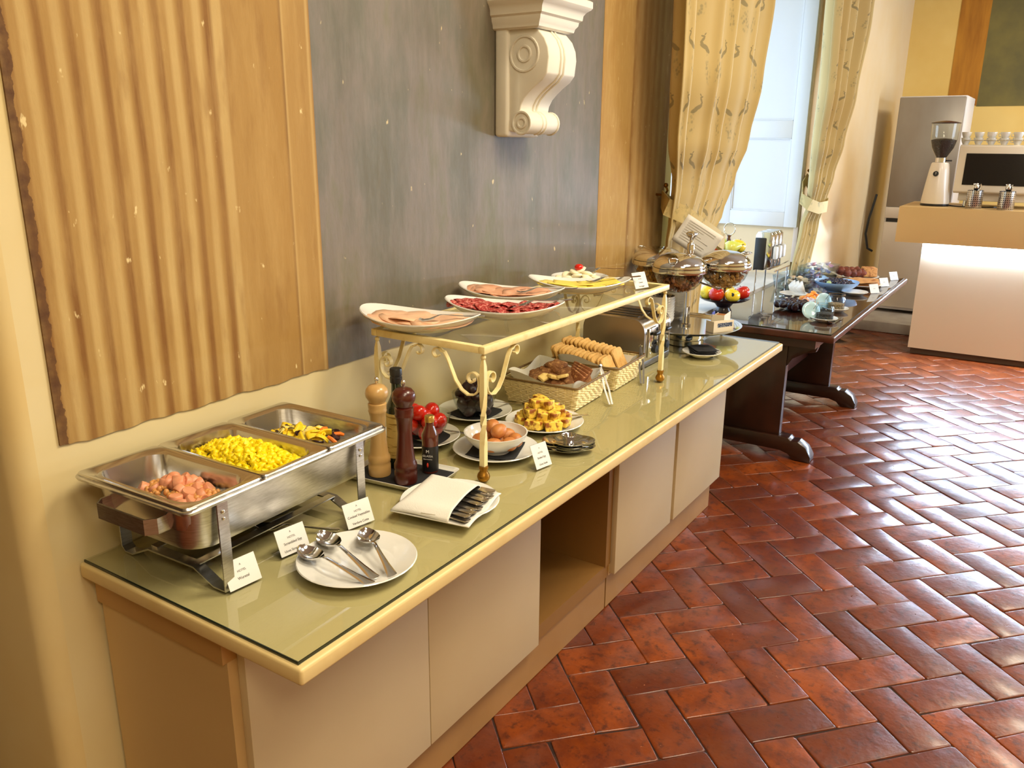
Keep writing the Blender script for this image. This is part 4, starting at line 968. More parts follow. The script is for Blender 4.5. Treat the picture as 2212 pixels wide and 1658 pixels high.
# ================================================================== bread baskets, toaster
wick = mat('cream_wicker', rgb(240, 220, 168), .6, rand=.0)
wick_d = mat('dark_wicker_frame', rgb(120, 92, 50), .6)
paper_m = mat('basket_paper', (.78, .74, .66, 1), .75)
def basket(label, c, rz, w=.31, d=.29, h=.092, seed=0):
    B = thing('bread_basket', label, 'basket', (c[0], c[1], ZT), radians(rz), 'wicker bread baskets')
    r_ = random.Random(seed)
    flare = .024
    def edge(z):  # half sizes at height z
        f = z/h; return w/2-flare*(1-f), d/2-flare*(1-f)
    wv = MB(); nlay = 13; per = 20
    for i in range(nlay):
        z = .006+(h-.012)*i/(nlay-1); hx, hy = edge(z); pts = []
        loop = rrect(0, 0, 2*hx, 2*hy, .012, z, 3); m = len(loop); dense = []
        for a, b_ in zip(loop, loop[1:]+loop[:1]):
            L = sqrt((a[0]-b_[0])**2+(a[1]-b_[1])**2); n_ = max(1, int(L/.008))
            dense += [tuple(a[q]+(b_[q]-a[q])*k/n_ for q in range(3)) for k in range(n_)]
        for k, p in enumerate(dense):
            s_ = .0022*sin(k*pi/2*1.0+(i % 2)*pi); L = sqrt(p[0]**2+p[1]**2)
            pts.append((p[0]*(1+s_/L), p[1]*(1+s_/L), z))
        wv.tube(pts, .0030, 4, loop=True)
    q = obj('weave', wv, wick, B, smooth=60); q['kind'] = 'stuff'
    hx, hy = edge(0); obj('base', MB().box(-hx, -hy, .001, hx, hy, .005), wick, B)
    hx, hy = edge(h)
    obj('rim', MB().tube(rrect(0, 0, 2*hx, 2*hy, .014, h, 4), .0042, 6, loop=True), wick_d, B, smooth=60)
    st = MB()
    for i in range(10):
        for s_ in (-1, 1):
            x = (i/9*2-1)*.92; a0, b0 = edge(.004), edge(h)
            st.tube([(x*a0[0], s_*(a0[1]), .004), (x*b0[0], s_*(b0[1]), h)], .0022, 4)
            st.tube([(s_*a0[0], x*a0[1], .004), (s_*b0[0], x*b0[1], h)], .0022, 4)
    q = obj('stakes', st, wick, B, smooth=60); q['kind'] = 'stuff'
    # paper liner standing up at the sides
    def liner(u, v):
        x = (u-.5)*2; y = (v-.5)*2; ex = max(abs(x), abs(y))
        z = .012 if ex < .72 else .012+(ex-.72)/.28*(h-.012+.014*sin(7*u+seed)+.014*sin(5*v+2+seed))
        k = 1 if ex < .72 else 1
        return (x*(hx-.012)*(.9 if ex < .72 else .92), y*(hy-.012)*(.9 if ex < .72 else .92), z)
    o = obj('paper_liner', MB().grid(liner, 28, 28), paper_m, B, smooth=40)
    return B
B1 = basket('wicker basket of dark bread chunks in a paper liner, under the shelf', (2.515, -.265), 3, .285, .31, .092, 1)
B2 = basket('wicker basket of toast slices in front of the toaster', (2.826, -.276), 3, .28, .29, .092, 2)
bd = mat('dark_bread', rgb(128, 82, 44), .8, var=(70, rgb(182, 132, 80), .5, .7), bump=(120, .6), rand=.15)
bl = mat('light_bread_crumb', rgb(240, 206, 140), .8, bump=(150, .3), rand=.05)
rb = random.Random(8)
for k in range(13):
    a = k*2.4; q = .032*sqrt(k)*.85
    o = obj('bread_chunk', MB().sphere((0, 0, 0), rb.uniform(.034, .046), 14, 9, sx=1.2, sz=.75, noise=.17, seed=k), bd, None, (2.522+q*cos(a), -.262+q*sin(a)*1.0, ZT+.056+.05*max(0, 1-q/.09)+rb.uniform(0, .01)), (rb.uniform(-.5, .5), rb.uniform(-.5, .5), a), smooth=60)
    tag(o, 'dark brown bread chunk in the paper-lined basket', 'bread', 'dark bread chunks')
seedm = mat('seeded_bread', rgb(132, 76, 36), .8, var=(90, rgb(214, 160, 96), .55, .65), bump=(120, .5), rand=.1)
for k in range(4):
    o = obj('bread_slice', MB().box(-.008, -.045, -.038, .008, .045, .038), seedm, None, (2.495+.032*k, -.352+.010*k, ZT+.082), (radians(10), radians(24), radians(-28+6*k)), bev=.006)
    tag(o, 'seeded brown bread slice at the front of the near basket', 'bread', 'seeded bread slices')
for k in range(3):
    o = obj('crust_piece', MB().poly([(-.026, -.012), (.012, -.018), (.028, .0), (.018, .016), (-.014, .019)], -.006, .006), mat('pale_crust', rgb(240, 208, 130), .7, var=(60, rgb(220, 176, 96), .5, .7)), None, (2.432+.012*k, -.265-.030*k, ZT+.098+.004*k), (.25, -.2+.2*k, k*1.1), bev=.004)
    tag(o, 'pale yellow bread crust in the near basket', 'bread', 'pale crusts')
toast_m = mat('toast_face', rgb(236, 190, 116), .8, var=(30, rgb(214, 152, 76), .5, .72), bump=(130, .3), rand=.05)
def toast_outline(w=.095, h=.085):
    return [(-w*.47, -h/2), (w*.47, -h/2), (w*.47, h*.2), (w*.5, h*.34), (w*.44, h*.47), (w*.3, h*.5), (-w*.3, h*.5), (-w*.44, h*.47), (-w*.5, h*.34), (-w*.47, h*.2)]
tm_ = mesh_of('toast_slice', MB().poly(toast_outline(), -.0045, .0045, 'y'), .002, smooth=50); tm_.materials.append(toast_m)
for row, (x0, n) in enumerate(((2.770, 13), (2.880, 13))):
    for k in range(n):
        y = -.352+.0185*k+(.012 if row else 0)
        o = obj('toast_slice', tm_, None, None, (x0+rb.uniform(-.004, .004), y, ZT+.074+.010*row+.0015*k+rb.uniform(-.003, .003)), (radians(-24+rb.uniform(-5, 5)), radians(rb.uniform(-3, 3)), radians(3+rb.uniform(-4, 4))))
        tag(o, ('golden toast slice in the row of its basket nearer the bread', 'golden toast slice in the row of its basket nearer the toaster')[row], 'toast', ('near row of toast', 'far row of toast')[row])
def tongs(label, p0, p1, w=.007, spread=.010):
    t_ = thing('bread_tongs', label, 'tongs', (0, 0, 0)); a, b_ = V(p0), V(p1); d = (b_-a); s_ = V((-d.y, d.x, 0)).normalized()*spread
    for sg in (-1, 1): obj('arm', MB().tube([a, a+d*.2+s_*sg*.4, a+d*.6+s_*sg*.8, b_+s_*sg*.5], None, flat=(w, .0016), up=(0, 0, 1)), mat('worn_tong_steel', (.17, .16, .15, 1), .4, .9), t_)
    obj('spring_end', MB().tube([a-s_*.35, a-d*.03, a+s_*.35], .006, 8), chrome, t_)
    return t_
tongs('steel tongs leaning on the basket of dark bread', (2.615, -.395, ZT+.118), (2.55, -.475, ZT+.004))
tongs('steel tongs leaning on the basket of toast', (2.985, -.385, ZT+.118), (2.86, -.455, ZT+.004))

# toaster
TX, TY = 3.065, -.362
to = thing('toaster', 'steel four-slot toaster with black controls behind the toast basket', 'toaster', (TX, TY, ZT))
def prof_t(x, ins=0): # outline in (y,z), rounded top corners
    w, h, r0 = .285, .205, .055; pts = [(ins, .028), (w-ins, .028)]
    for cx, a0 in ((w-r0, 0), (r0, 90)):
        for k in range(7):
            a = radians(a0+15*k); pts.append((cx+(r0-ins)*cos(a), h-r0+(r0-ins)*sin(a)))
    return [(x, p[0], p[1]) for p in pts]
side_m = mat('brushed_toaster_side', (.34, .30, .26, 1), .33, .9)
obj('shell', MB().loft([prof_t(.018), prof_t(.262)]), mat('satin_toaster_shell', (.62, .58, .52, 1), .2, 1), to, smooth=40)
for x0, x1 in ((0, .018), (.262, .28)): obj('end_plate', MB().loft([prof_t(x0+(.004 if x0 == 0 else 0), .006), prof_t(x0+.004, 0), prof_t(x1-.004, 0), prof_t(x1, .006 if x0 else 0)]), side_m, to, smooth=40)
obj('base', MB().box(-.002, .0, .0, .282, .285, .03), mat('grey_toaster_base', (.10, .095, .09, 1), .35), to, bev=.006)
for k in range(4): obj('slot', MB().box(.052+.048*k, .055, .2, .076+.048*k, .245, .2065), black_plastic, to)
for k in range(2):
    x = .085+.115*k
    pn = obj('control_panel', MB().box(x-.045, -.007, .04, x+.045, .0, .165), chrome, to, bev=.003)
    obj('lever', MB().box(x-.024, -.03, .134, x+.024, -.008, .148), black_plastic, pn, bev=.004)
    obj('lever_slot', MB().box(x-.003, -.0085, .06, x+.003, -.0072, .145), black_plastic, pn)
    kb = MB().lathe([(0, 0), (.019, 0), (.017, .012), (0, .013)], 20); kb.xf(Matrix.Translation((x+.01, -.0072, .07)) @ rot(90).to_4x4())
    obj('dial', kb, black_plastic, pn, smooth=45)
    for j in range(2): obj('button', MB().sphere((x-.03, -.0075, .058+.024*j), .006, 8, 6, sy=.5), chrome, pn)

# ================================================================== far end of the buffet: cereal carousel
CX, CY = 3.62, -.325
cz_tray = .085
cs = thing('cereal_stand', 'polished steel pedestal tray with a tall column holding three cereal bowls', 'stand', (CX, CY, ZT))
obj('pedestal', MB().lathe([(0, 0), (.085, 0), (.088, .003), (.088, .024), (.082, .027), (.082, .031), (.088, .034), (.088, .056), (.080, .060), (.03, .066), (.03, .080), (0, .080)], 40), chrome, cs, smooth=40)
obj('tray', MB().lathe([(0, .078), (.20, .078), (.225, .082), (.252, .094), (.256, .097), (.252, .098), (.222, .0865), (.19, .084), (0, .084)], 56), chrome, cs, smooth=50)
obj('column', MB().lathe([(0, .0845), (.022, .0845), (.022, .092), (.016, .096), (.014, .17), (.015, .175), (.014, .18), (.013, .30), (.013, .40), (.017, .405), (.0175, .46), (.015, .465), (.008, .47), (.008, .48), (0, .48)], 24), chrome, cs, smooth=40)
obj('crown_knob', MB().lathe([(0, .4805), (.008, .4805), (.012, .488), (.026, .506), (.027, .510), (.020, .516), (.006, .520), (0, .5205)], 20, mod=lambda a, r, z: (1+.12*cos(5*a)*(r > .02), .002*cos(5*a)*(r > .02))), chrome, cs, smooth=50)
flake = [mat('toasted_flakes', rgb(176, 106, 52), .6, var=(60, rgb(110, 58, 26), .45, .65), rand=.1), mat('oat_flakes', rgb(214, 164, 96), .6, var=(60, rgb(150, 96, 48), .5, .68)), mat('corn_flakes', rgb(232, 168, 60), .6, var=(60, rgb(200, 120, 30), .5, .68))]
for k, (bx, by, lab) in enumerate(((3.50, -.325, 'glass cereal bowl with steel lid, nearest of the three on the stand'), (3.722, -.452, 'glass cereal bowl of oat flakes with steel lid, on the room side of the stand'), (3.678, -.142, 'glass cereal bowl with steel lid, nearest the wall on the stand'))):
    B = thing('cereal_bowl', lab, 'bowl', (bx, by, ZT+.263), atan2(by-CY, bx-CX), 'lidded cereal bowls')
    d = sqrt((bx-CX)**2+(by-CY)**2)
    obj('bowl_glass', MB().lathe([(0, 0), (.045, 0), (.07, .012), (.095, .038), (.112, .075), (.115, .09), (.112, .09), (.109, .075), (.092, .040), (.068, .015), (0, .004)], 40), bglass, B, smooth=60)
    obj('band', MB().lathe([(.112, .086), (.122, .088), (.124, .094), (.122, .108), (.114, .110), (.112, .10)], 40), chrome, B, smooth=50)
    obj('lid', MB().lathe([(.118, .1102), (.120, .116), (.112, .132), (.092, .151), (.06, .164), (.02, .170), (0, .1705)], 40), chrome, B, smooth=60)
    obj('lid_handle', MB().tube([(.085, -.02, .153), (.112, -.018, .158), (.125, 0, .158), (.112, .018, .158), (.085, .02, .153)], .004, 6), chrome, B, smooth=60)
    fb = MB(); rr = random.Random(30+k)
    for q in range(420):
        a = rr.uniform(0, 6.28); z = rr.uniform(.008, .072); rm_ = .040+.066*sin(min(1, (z-.004)/.075)*pi/2)
        u = rm_*sqrt(rr.uniform(.55, 1)) if z < .06 else rm_*sqrt(rr.random())
        fb.sphere((u*cos(a)*.95, u*sin(a)*.95, z), .009, 6, 4, sz=.35, rot=rot(rr.uniform(0, 180), rr.uniform(0, 180), 0))
    o = obj('cereal', fb, flake[k], B, smooth=40); o['kind'] = 'stuff'
for (bx, by) in ((3.50, -.325), (3.722, -.452), (3.678, -.142)):
    d = V((bx-CX, by-CY, 0)); n_ = d.normalized()
    obj('support_arm', MB().tube([n_*.012+V((0, 0, .30)), n_*(d.length-.02)+V((0, 0, .255)), d+V((0, 0, .2605))], .005, 6), chrome, cs, smooth=60)
# stacks of bowls
blue_rim = mat('blue_rim_pattern', rgb(40, 52, 92), .3, var=(120, rgb(214, 208, 196), .5, .56))
sbm = mesh_of('bowl_body', bowl_mesh(.062, .050, .03, .003, 32), 0, smooth=60); sbm.materials.append(porcelain)
ibm = mesh_of('blue_band', MB().lathe([(.0555, .036), (.0585, .0485), (.0578, .0486), (.0548, .0362)], 32), 0, smooth=60); ibm.materials.append(blue_rim)
for s_, (bx, by, n, lab) in enumerate(((3.505, -.245, 9, 'in the stack in front of the cereal column'), (3.775, -.215, 9, 'in the stack behind the cereal column'))):
    for k in range(n):
        top = k == n-1
        B = thing('cereal_bowl_empty', ('topmost white bowl with blue inner band ' if top else 'white breakfast bowl ')+lab, 'bowl', (bx, by, ZT+.0847+k*.0125), k*.7, 'stack of white bowls '+('in front' if s_ == 0 else 'behind'))
        obj('bowl_body', sbm, None, B)
        if top: obj('blue_band', ibm, None, B)
# tea and sugar boxes on the tray
card_w = mat('cream_carton', rgb(236, 220, 190), .6)
def carton(label, loc, rz, w, d, h, front):
    B = thing('tea_box', label, 'box', loc, radians(rz))
    b = MB(); t_ = .002
    b.box(-w/2, -d/2, 0, w/2, -d/2+t_, h); b.box(-w/2, d/2-t_, 0, w/2, d/2, h*.8); b.box(-w/2, -d/2, 0, -w/2+t_, d/2, h); b.box(w/2-t_, -d/2, 0, w/2, d/2, h*.7); b.box(-w/2, -d/2, 0, w/2, d/2, t_)
    obj('carton', b, card_w, B)
    if front:
        obj('blue_print', MB().box(-w*.30, -d/2-.0006, h*.46, w*.42, -d/2+.0002, h*.82), mat('blue_print_band', rgb(44, 58, 86), .5, var=(200, rgb(190, 190, 186), .55, .6)), B)
    else:
        obj('blue_flap', MB().box(-w/2, d/2-.004, h*.8, -w*.1, d/2-.002, h*1.15), mat('blue_flap_print', rgb(40, 60, 170), .5), B)
    for k in range(7):
        obj('sachet', MB().box(-w*.42+k*w*.12, -d/2+.004, .003, -w*.42+k*w*.12+.006, d/2-.004, h*.78), mat('orange_sachet' if not front else 'cream_sachet', rgb(206, 140, 80) if not front else rgb(232, 214, 180), .6), B)
    return B
carton('opened cream tea box with a dark blue printed band, on the steel tray', (3.592, -.498, ZT+.0842), 22-50, .12, .05, .052, True)
carton('opened cream sachet box with a blue flap, behind the banded tea box', (3.735, -.452, ZT+.0842), 60-55, .125, .06, .056, False)
# saucer of black napkins
plate('small white saucer carrying folded black napkins at the far end of the buffet', (3.425, -.482), .085)
for k in range(5):
    napkin('folded black napkin, %s of the pile on the small saucer' % ('top' if k == 4 else 'below the top one'), (3.43+.004*k, -.480, ZT+.0075+.0055*k), radians(20+6*k), .125, .10, .003)['group'] = 'black napkins on the saucer'
# printed sheet hanging at the tieback
sh_ = thing('notice_sheet', 'white printed sheet hanging askew in front of the near curtain', 'sheet', (3.86, -.262, 1.345))
sr = V((.33, -.944, 0)); su = V((0, 0, 1)); a = radians(-31)
sx_ = sr*cos(a)+su*sin(a); sy_ = su*cos(a)-sr*sin(a); sn = sx_.cross(sy_)
sh_.matrix_world = Matrix(((sx_.x, sy_.x, sn.x, 3.86), (sx_.y, sy_.y, sn.y, -.262), (sx_.z, sy_.z, sn.z, 1.345), (0, 0, 0, 1)))
obj('paper', MB().grid(lambda u, v: ((u-.5)*.20, (v-.5)*.145, .004*sin(3*u)), 10, 6), white_paper, sh_, smooth=80).modifiers.new('thickness', 'SOLIDIFY').thickness = .0006
b = MB(); rr = random.Random(2)
for k in range(9):
    y = .052-k*.0115; w = rr.uniform(.09, .15) if k not in (3, 6) else .05
    b.box(-.078, y, .0046, -.078+w, y+.0018, .0052)
q = obj('printed_lines', b, mat('grey_print', rgb(186, 178, 170), .7), sh_); q['kind'] = 'stuff'

# ================================================================== things on the dark table
# two-tier fruit stand
FX, FY = 4.90, -.070
fs = thing('fruit_stand', 'two-tier dark fruit stand with a ring handle on the dark table', 'fruit stand', (FX, FY, ZD))
dkp = mat('dark_blue_plate', rgb(34, 26, 40), .25, coat=.4)
obj('lower_plate', MB().lathe([(0, 0), (.05, 0), (.053, .012), (.04, .040), (.06, .065), (.13, .083), (.155, .097), (.157, .101), (.13, .091), (.06, .075), (0, .073)], 40), dkp, fs, smooth=50)
obj('upper_plate', MB().lathe([(0, .352), (.05, .352), (.09, .362), (.108, .374), (.108, .378), (.085, .367), (0, .358)], 40), dkp, fs, smooth=50)
obj('pole', MB().lathe([(0, .075), (.008, .075), (.008, .35), (.014, .357), (.009, .37), (.010, .40), (.013, .45), (.009, .462), (.014, .474), (0, .476)], 16), mat('pole_wood', rgb(96, 60, 40), .3), fs, smooth=50)
obj('ring_handle', MB().tube([(.0, .034*cos(t_*pi/10), .510+.036*sin(t_*pi/10)) for t_ in range(20)], .0035, 6, loop=True), chrome, fs, smooth=60)
fruit_p = [(0, -.0135)]
def fruit_mesh(kind):
    if kind == 'apple': P_ = [(0, -.026), (.010, -.031), (.024, -.028), (.036, -.010), (.037, .006), (.030, .022), (.016, .030), (.006, .027), (0, .022)]
    else: P_ = [(0, -.030), (.012, -.032), (.028, -.024), (.034, -.008), (.030, .010), (.020, .028), (.014, .042), (.008, .050), (0, .051)]
    return MB().lathe(P_, 24)
am = {'red': mat('red_apple_skin', rgb(190, 36, 20), .22, coat=.3, var=(9, rgb(226, 120, 40), .55, .75)), 'yellow': mat('yellow_apple_skin', rgb(246, 206, 40), .22, coat=.3, var=(7, rgb(232, 214, 70), .4, .7)), 'green': mat('green_apple_skin', rgb(206, 214, 90), .22, coat=.3, var=(7, rgb(228, 222, 120), .4, .7))}
fmsh = {}
def fruit(kind, colr, label, loc, r_=(0, 0, 0), sticker=None):
    F = thing(kind, label, kind, loc); F.rotation_euler = r_; F.scale = (1.26,)*3
    if (kind, colr) not in fmsh: fmsh[(kind, colr)] = mesh_of('flesh', fruit_mesh(kind), 0, smooth=80); fmsh[(kind, colr)].materials.append(am[colr])
    obj('flesh', fmsh[(kind, colr)], None, F)
    obj('stem', MB().tube([(0, 0, .021 if kind == 'apple' else .048), (.002, 0, .036 if kind == 'apple' else .064)], .0016, 5), MATS['pole_wood'], F)
    if sticker:
        st_ = MB().sphere(sticker, .009, 12, 6, sx=.25, sy=1, sz=1); obj('sticker', st_, mat('dark_sticker', rgb(30, 36, 34), .4), F, smooth=60)
zl = ZD+.087+.038
fruit('apple', 'yellow', 'yellow apple with a dark sticker on the lower fruit tier', (FX-.062, FY-.070, zl), (.3, .2, 0), (-.034, -.010, .006))
fruit('apple', 'red', 'red apple between the yellow ones on the lower fruit tier', (FX-.093, FY+.018, zl+.002), (.2, -.3, 0))
fruit('apple', 'yellow', 'yellow apple leaning at the near side of the lower fruit tier', (FX-.055, FY+.088, zl+.002), (1.3, .5, 1))
fruit('apple', 'red', 'dark red apple at the back of the lower fruit tier', (FX+.045, FY-.095, zl+.004), (.2, .3, 2))
fruit('apple', 'yellow', 'yellow apple hidden behind the fruit-stand pole', (FX+.075, FY+.01, zl), (.2, .4, 0))
zu = ZD+.368+.038
fruit('apple', 'red', 'red and green apple on the upper fruit tier', (FX-.035, FY+.060, zu), (.4, .4, 0))
fruit('pear', 'green', 'pale yellow-green pear lying on the upper fruit tier', (FX-.045, FY-.035, zu+.002), (1.35, 0, .7), (-.026, -.012, -.008))
fruit('apple', 'yellow', 'yellow apple with a sticker on top of the fruit stand', (FX+.028, FY-.050, zu+.004), (.3, .1, .3), (-.034, -.008, .004))
fruit('apple', 'green', 'green apple at the back of the upper fruit tier', (FX+.045, FY+.03, zu), (.2, .1, 0))
# chrome dispenser
dp = thing('food_dispenser', 'row of three upright chrome dispensers with a black side panel', 'dispenser', (5.70, -.055, ZD))
obj('side_panel', MB().box(0, -.006, .165, .11, .068, .385), black_plastic, dp, bev=.006)
for k in range(3):
    u = obj('dispenser_unit', MB().poly([(-.050, .17), (.07, .17), (.07, .40), (.055, .425), (-.035, .425), (-.050, .405)], .012+.09*k, .075+.09*k, 'x') , chrome, dp, bev=.006)
    obj('spout', MB().box(.02+.09*k, -.082, .24, .066+.09*k, -.051, .33), white_wood, u, bev=.012)
for x in (.02, .25):
    for y in (-.10, .05): obj('leg', MB().tube([(x, y, 0), (x, y, .17)], .006, 8), chrome, dp)
for y in (-.10, .05): obj('rail', MB().tube([(-.06, y, .172), (.30, y, .172)], .005, 6), chrome, dp)
obj('rail', MB().tube([(.27, -.10, .21), (.0, -.10, .20), (-.1, -.06, .195)], .004, 6), chrome, dp)
# rectangular glass dishes with portion packs
pk = [mat('pale_blue_pack', rgb(196, 220, 246), .3), mat('pink_pack', rgb(222, 176, 196), .3), mat('white_pack', rgb(236, 240, 246), .3), mat('lilac_pack', rgb(196, 190, 220), .3)]
pgl = sheet_glass('blue_tinted_glass', (.86, .93, .99, 1), .05, 1.5)
for k, (x, y, zz_, w, d, h, lab) in enumerate(((6.12, -.17, ZD, .34, .22, .10, 'rectangular glass dish of beige portion packs on the dark table'), (6.62, -.222, ZD+.02, .36, .22, .11, 'glass dish heaped with pastel jam portion packs, behind the beige packs'))):
    D_ = thing('glass_dish', lab, 'dish', (x, y, ZD), radians(-6))
    w1, d1 = w*.8, d*.8
    obj('dish_glass', MB().loft([rrect(0, 0, w1, d1, .03, 0), rrect(0, 0, w1+.02, d1+.02, .03, .01), rrect(0, 0, w, d, .03, h), rrect(0, 0, w-.008, d-.008, .03, h), rrect(0, 0, w1+.01, d1+.01, .03, .013), rrect(0, 0, w1-.02, d1-.02, .03, .008)]), pgl, D_, smooth=50)
    rr = random.Random(50+k)
    n_ = 26 if k else 16
    for j in range(n_):
        lv = j//9; px, py = rr.uniform(-.36, .36)*w, rr.uniform(-.34, .34)*d
        b = MB().lathe([(0, 0), (.014, 0), (.019, .018), (.022, .019), (.022, .021), (0, .021)], 12)
        c_ = rr.choice(pk) if k else mat('butter_foil', rgb(226, 196, 156), .4)
        ca, sa = cos(radians(-6)), sin(radians(-6))
        o = obj('portion_pack' if k else 'beige_pack', b, c_, None, (x+px*ca-py*sa, y+px*sa+py*ca, ZD+.016+lv*(.042 if k else .026)), (rr.uniform(-.5, .5), rr.uniform(-.5, .5), rr.uniform(0, 6)), smooth=40)
        tag(o, 'pastel jam portion pack heaped in the glass dish' if k else 'beige portion pack in the nearer glass dish', 'portion pack', 'jam packs in the far glass dish' if k else 'beige packs in the near glass dish')
tag(obj('wooden_board', MB().box(6.84, -.30, ZD, 7.04, -.05, ZD+.012), mat('pale_board_wood', rgb(206, 170, 120), .5), bev=.003), 'pale wooden board behind the jam dish on the dark table', 'board')
# white cups
plate('small white plate with upright white dishes, beside the fruit stand', (5.75, -.27), .095, ZD)
cm = mesh_of('cup_body', bowl_mesh(.045, .05, .022, .003, 24), 0, smooth=60); cm.materials.append(porcelain)
for k in range(3):
    o = obj('small_bowl', cm, None, None, (5.75-.012*k, -.235-.028*k, ZD+.055), (radians(72), radians(5*k), radians(12)))
    tag(o, ('small white bowl tipped on its side, nearest the fruit stand', 'small white bowl tipped on its side between two others', 'small white bowl tipped on its side, nearest the room')[k], 'bowl', 'tipped white bowls')
# grapes
G_ = thing('bowl', 'pale blue wavy glass bowl of dark grapes on the dark table', 'bowl', (6.10, -.470, ZD+.004))
obj('bowl_glass', bowl_mesh(.15, .075, .06, .004, 48).xf(Matrix.Identity(4)), mat('frosted_blue_glass', rgb(150, 190, 240), .25, spec=.6, coat=.3), G_, smooth=60)
gr = mat('dark_grape', rgb(28, 22, 48), .3, rand=.3); gg = mat('green_grape', rgb(170, 190, 130), .3)
gme = mesh_of('grape', MB().sphere((0, 0, 0), .016, 12, 8, sz=1.15), 0, smooth=80); gme.materials.append(gr)
rr = random.Random(77)
for k in range(46):
    a = k*2.4; q = .0165*sqrt(k)*1.02
    o = obj('grape', gme, None, None, (6.10+q*cos(a), -.470+q*sin(a), ZD+.050+.035*(1-(q/.12)**2)+rr.uniform(-.004, .004)), (rr.uniform(0, 3), rr.uniform(0, 3), 0))
    tag(o, 'dark blue grape heaped in the pale blue bowl', 'grape', 'dark grapes in the blue bowl')
tag(obj('green_grape', MB().sphere((0, 0, 0), .017, 12, 8), gg, None, (5.995, -.44, ZD+.075), smooth=80), 'single green grape at the near rim of the blue bowl', 'grape')
plate('white plate under the rim of the pale blue grape bowl', (6.07, -.60), .09, ZD)
# dark compote bowl
G_ = thing('bowl', 'clear glass bowl of dark dried fruit on the dark table, beside the fruit stand', 'bowl', (5.27, -.40, ZD))
obj('bowl_glass', bowl_mesh(.125, .07, .055, .004, 40), pgl, G_, smooth=60)
for k in range(30):
    a = k*2.4; q = .019*sqrt(k)
    tag(obj('dried_fruit', pm_[k % 3], None, None, (5.27+q*cos(a), -.40+q*sin(a), ZD+.030+.012*(1-q/.12)), (k, k*.7, a)), 'dark dried fruit in the wide glass bowl on the dark table', 'fruit', 'dark dried fruit in the wide bowl')
# apricots
plate('white plate of orange apricots behind the clip-top jars', (5.52, -.455), .125, ZD)
ap = mat('apricot_orange', rgb(250, 150, 40), .45, var=(12, rgb(250, 178, 120), .5, .7), rand=.06)
for k in range(16):
    a = k*2.4; q = .024*sqrt(k)
    tag(obj('apricot_half', MB().sphere((0, 0, 0), .022, 12, 8, sz=.55, noise=.08, seed=k), ap, None, (5.52+q*cos(a), -.455+q*sin(a), ZD+.024+.05*max(0, 1-q/.09)), (rr.uniform(-.5, .5), rr.uniform(-.5, .5), a), smooth=70), 'orange apricot half on the white plate', 'apricot', 'apricot halves')
# clip-top jars
def jar(label, x, y, fill, lidang):
    thing_p = plate('white saucer under the clip-top jar '+('of dark seeds' if fill[0] == 'd' else 'of pale seeds'), (x, y), .078, ZD)
    J = thing('clip_jar', label, 'jar', (x, y, ZD+.006))
    obj('jar_glass', MB().lathe([(0, 0), (.048, 0), (.052, .004), (.052, .075), (.045, .084), (.045, .092), (.050, .094), (.050, .099), (.043, .099), (.043, .082), (.049, .074), (.049, .008), (0, .006)], 32), pgl, J, smooth=45)
    obj('seeds', MB().lathe([(0, .008), (.047, .008), (.048, .012), (.048, .042), (.03, .045), (0, .044)], 28), mat(fill, rgb(44, 34, 22) if fill[0] == 'd' else rgb(190, 140, 80), .8, var=(160, rgb(90, 70, 40), .5, .6), bump=(200, .8)), J, smooth=40)
    obj('wire_clip', MB().tube([(.0, .050, .09), (.0, .066, .06), (0, .060, .03), (0, .052, .02)], .0018, 5), chrome, J)
    lid = MB().lathe([(0, 0), (.030, 0), (.040, .004), (.050, .004), (.052, .010), (.044, .016), (.03, .014), (0, .010)], 32)
    lid.xf(Matrix.Translation((.0, .082, .048)) @ rot(lidang[0], lidang[1], lidang[2]).to_4x4())
    obj('lid', lid, mat('pale_glass_lid', rgb(190, 224, 236), .12, coat=.5), J, smooth=50)
jar('clip-top glass jar of dark seeds with its lid open, at the table corner', 5.01, -.645, 'dark_seeds', (68, 0, -62))
jar('clip-top glass jar of pale seeds with its lid open, behind the dark-seed jar', 5.37, -.63, 'pale_seeds', (80, 0, -50))
tag(obj('serving_spoon', spm, None, None, (5.14, -.72, ZD), (0, 0, radians(172))), 'teaspoon lying on the dark table before the jars', 'spoon')
# pastries
plate('white plate of thin brown pancakes on the dark table', (6.47, -.55), .165, ZD)
pc = mat('pancake_brown', rgb(208, 150, 90), .6, var=(20, rgb(160, 96, 50), .5, .7), rand=.1)
for k in range(6):
    tag(obj('pancake', MB().lathe([(0, 0), (.11, 0), (.112, .004), (.10, .007), (0, .006)], 28, mod=lambda a, r, z: (1+.05*sin(3*a), .003*sin(4*a)*(r > .05))), pc, None, (6.47+rr.uniform(-.03, .03), -.55+rr.uniform(-.03, .03), ZD+.008+.0075*k), (rr.uniform(-.05, .05), rr.uniform(-.05, .05), k), smooth=60), 'thin brown pancake stacked on the wide white plate', 'pancake', 'pancakes on the far plate')
plate('white plate of brown cakes at the far end of the dark table', (6.86, -.46), .16, ZD)
dk = mat('chocolate_cake', rgb(112, 44, 26), .5, var=(30, rgb(70, 24, 16), .5, .7), rand=.15); lt = mat('nut_cake', rgb(206, 150, 92), .7, var=(60, rgb(150, 90, 50), .5, .65))
for k in range(8):
    tag(obj('cake_ball', MB().sphere((0, 0, 0), .034, 14, 9, sx=1.2, noise=.1, seed=k), dk, None, (6.80+.035*(k % 4)*cos(.8), -.40-.033*(k % 4)+.05*(k//4), ZD+.042+.012*(k//4)), (.2*k, 0, k), smooth=70), 'reddish-brown cake ball on the far plate', 'cake', 'cake balls')
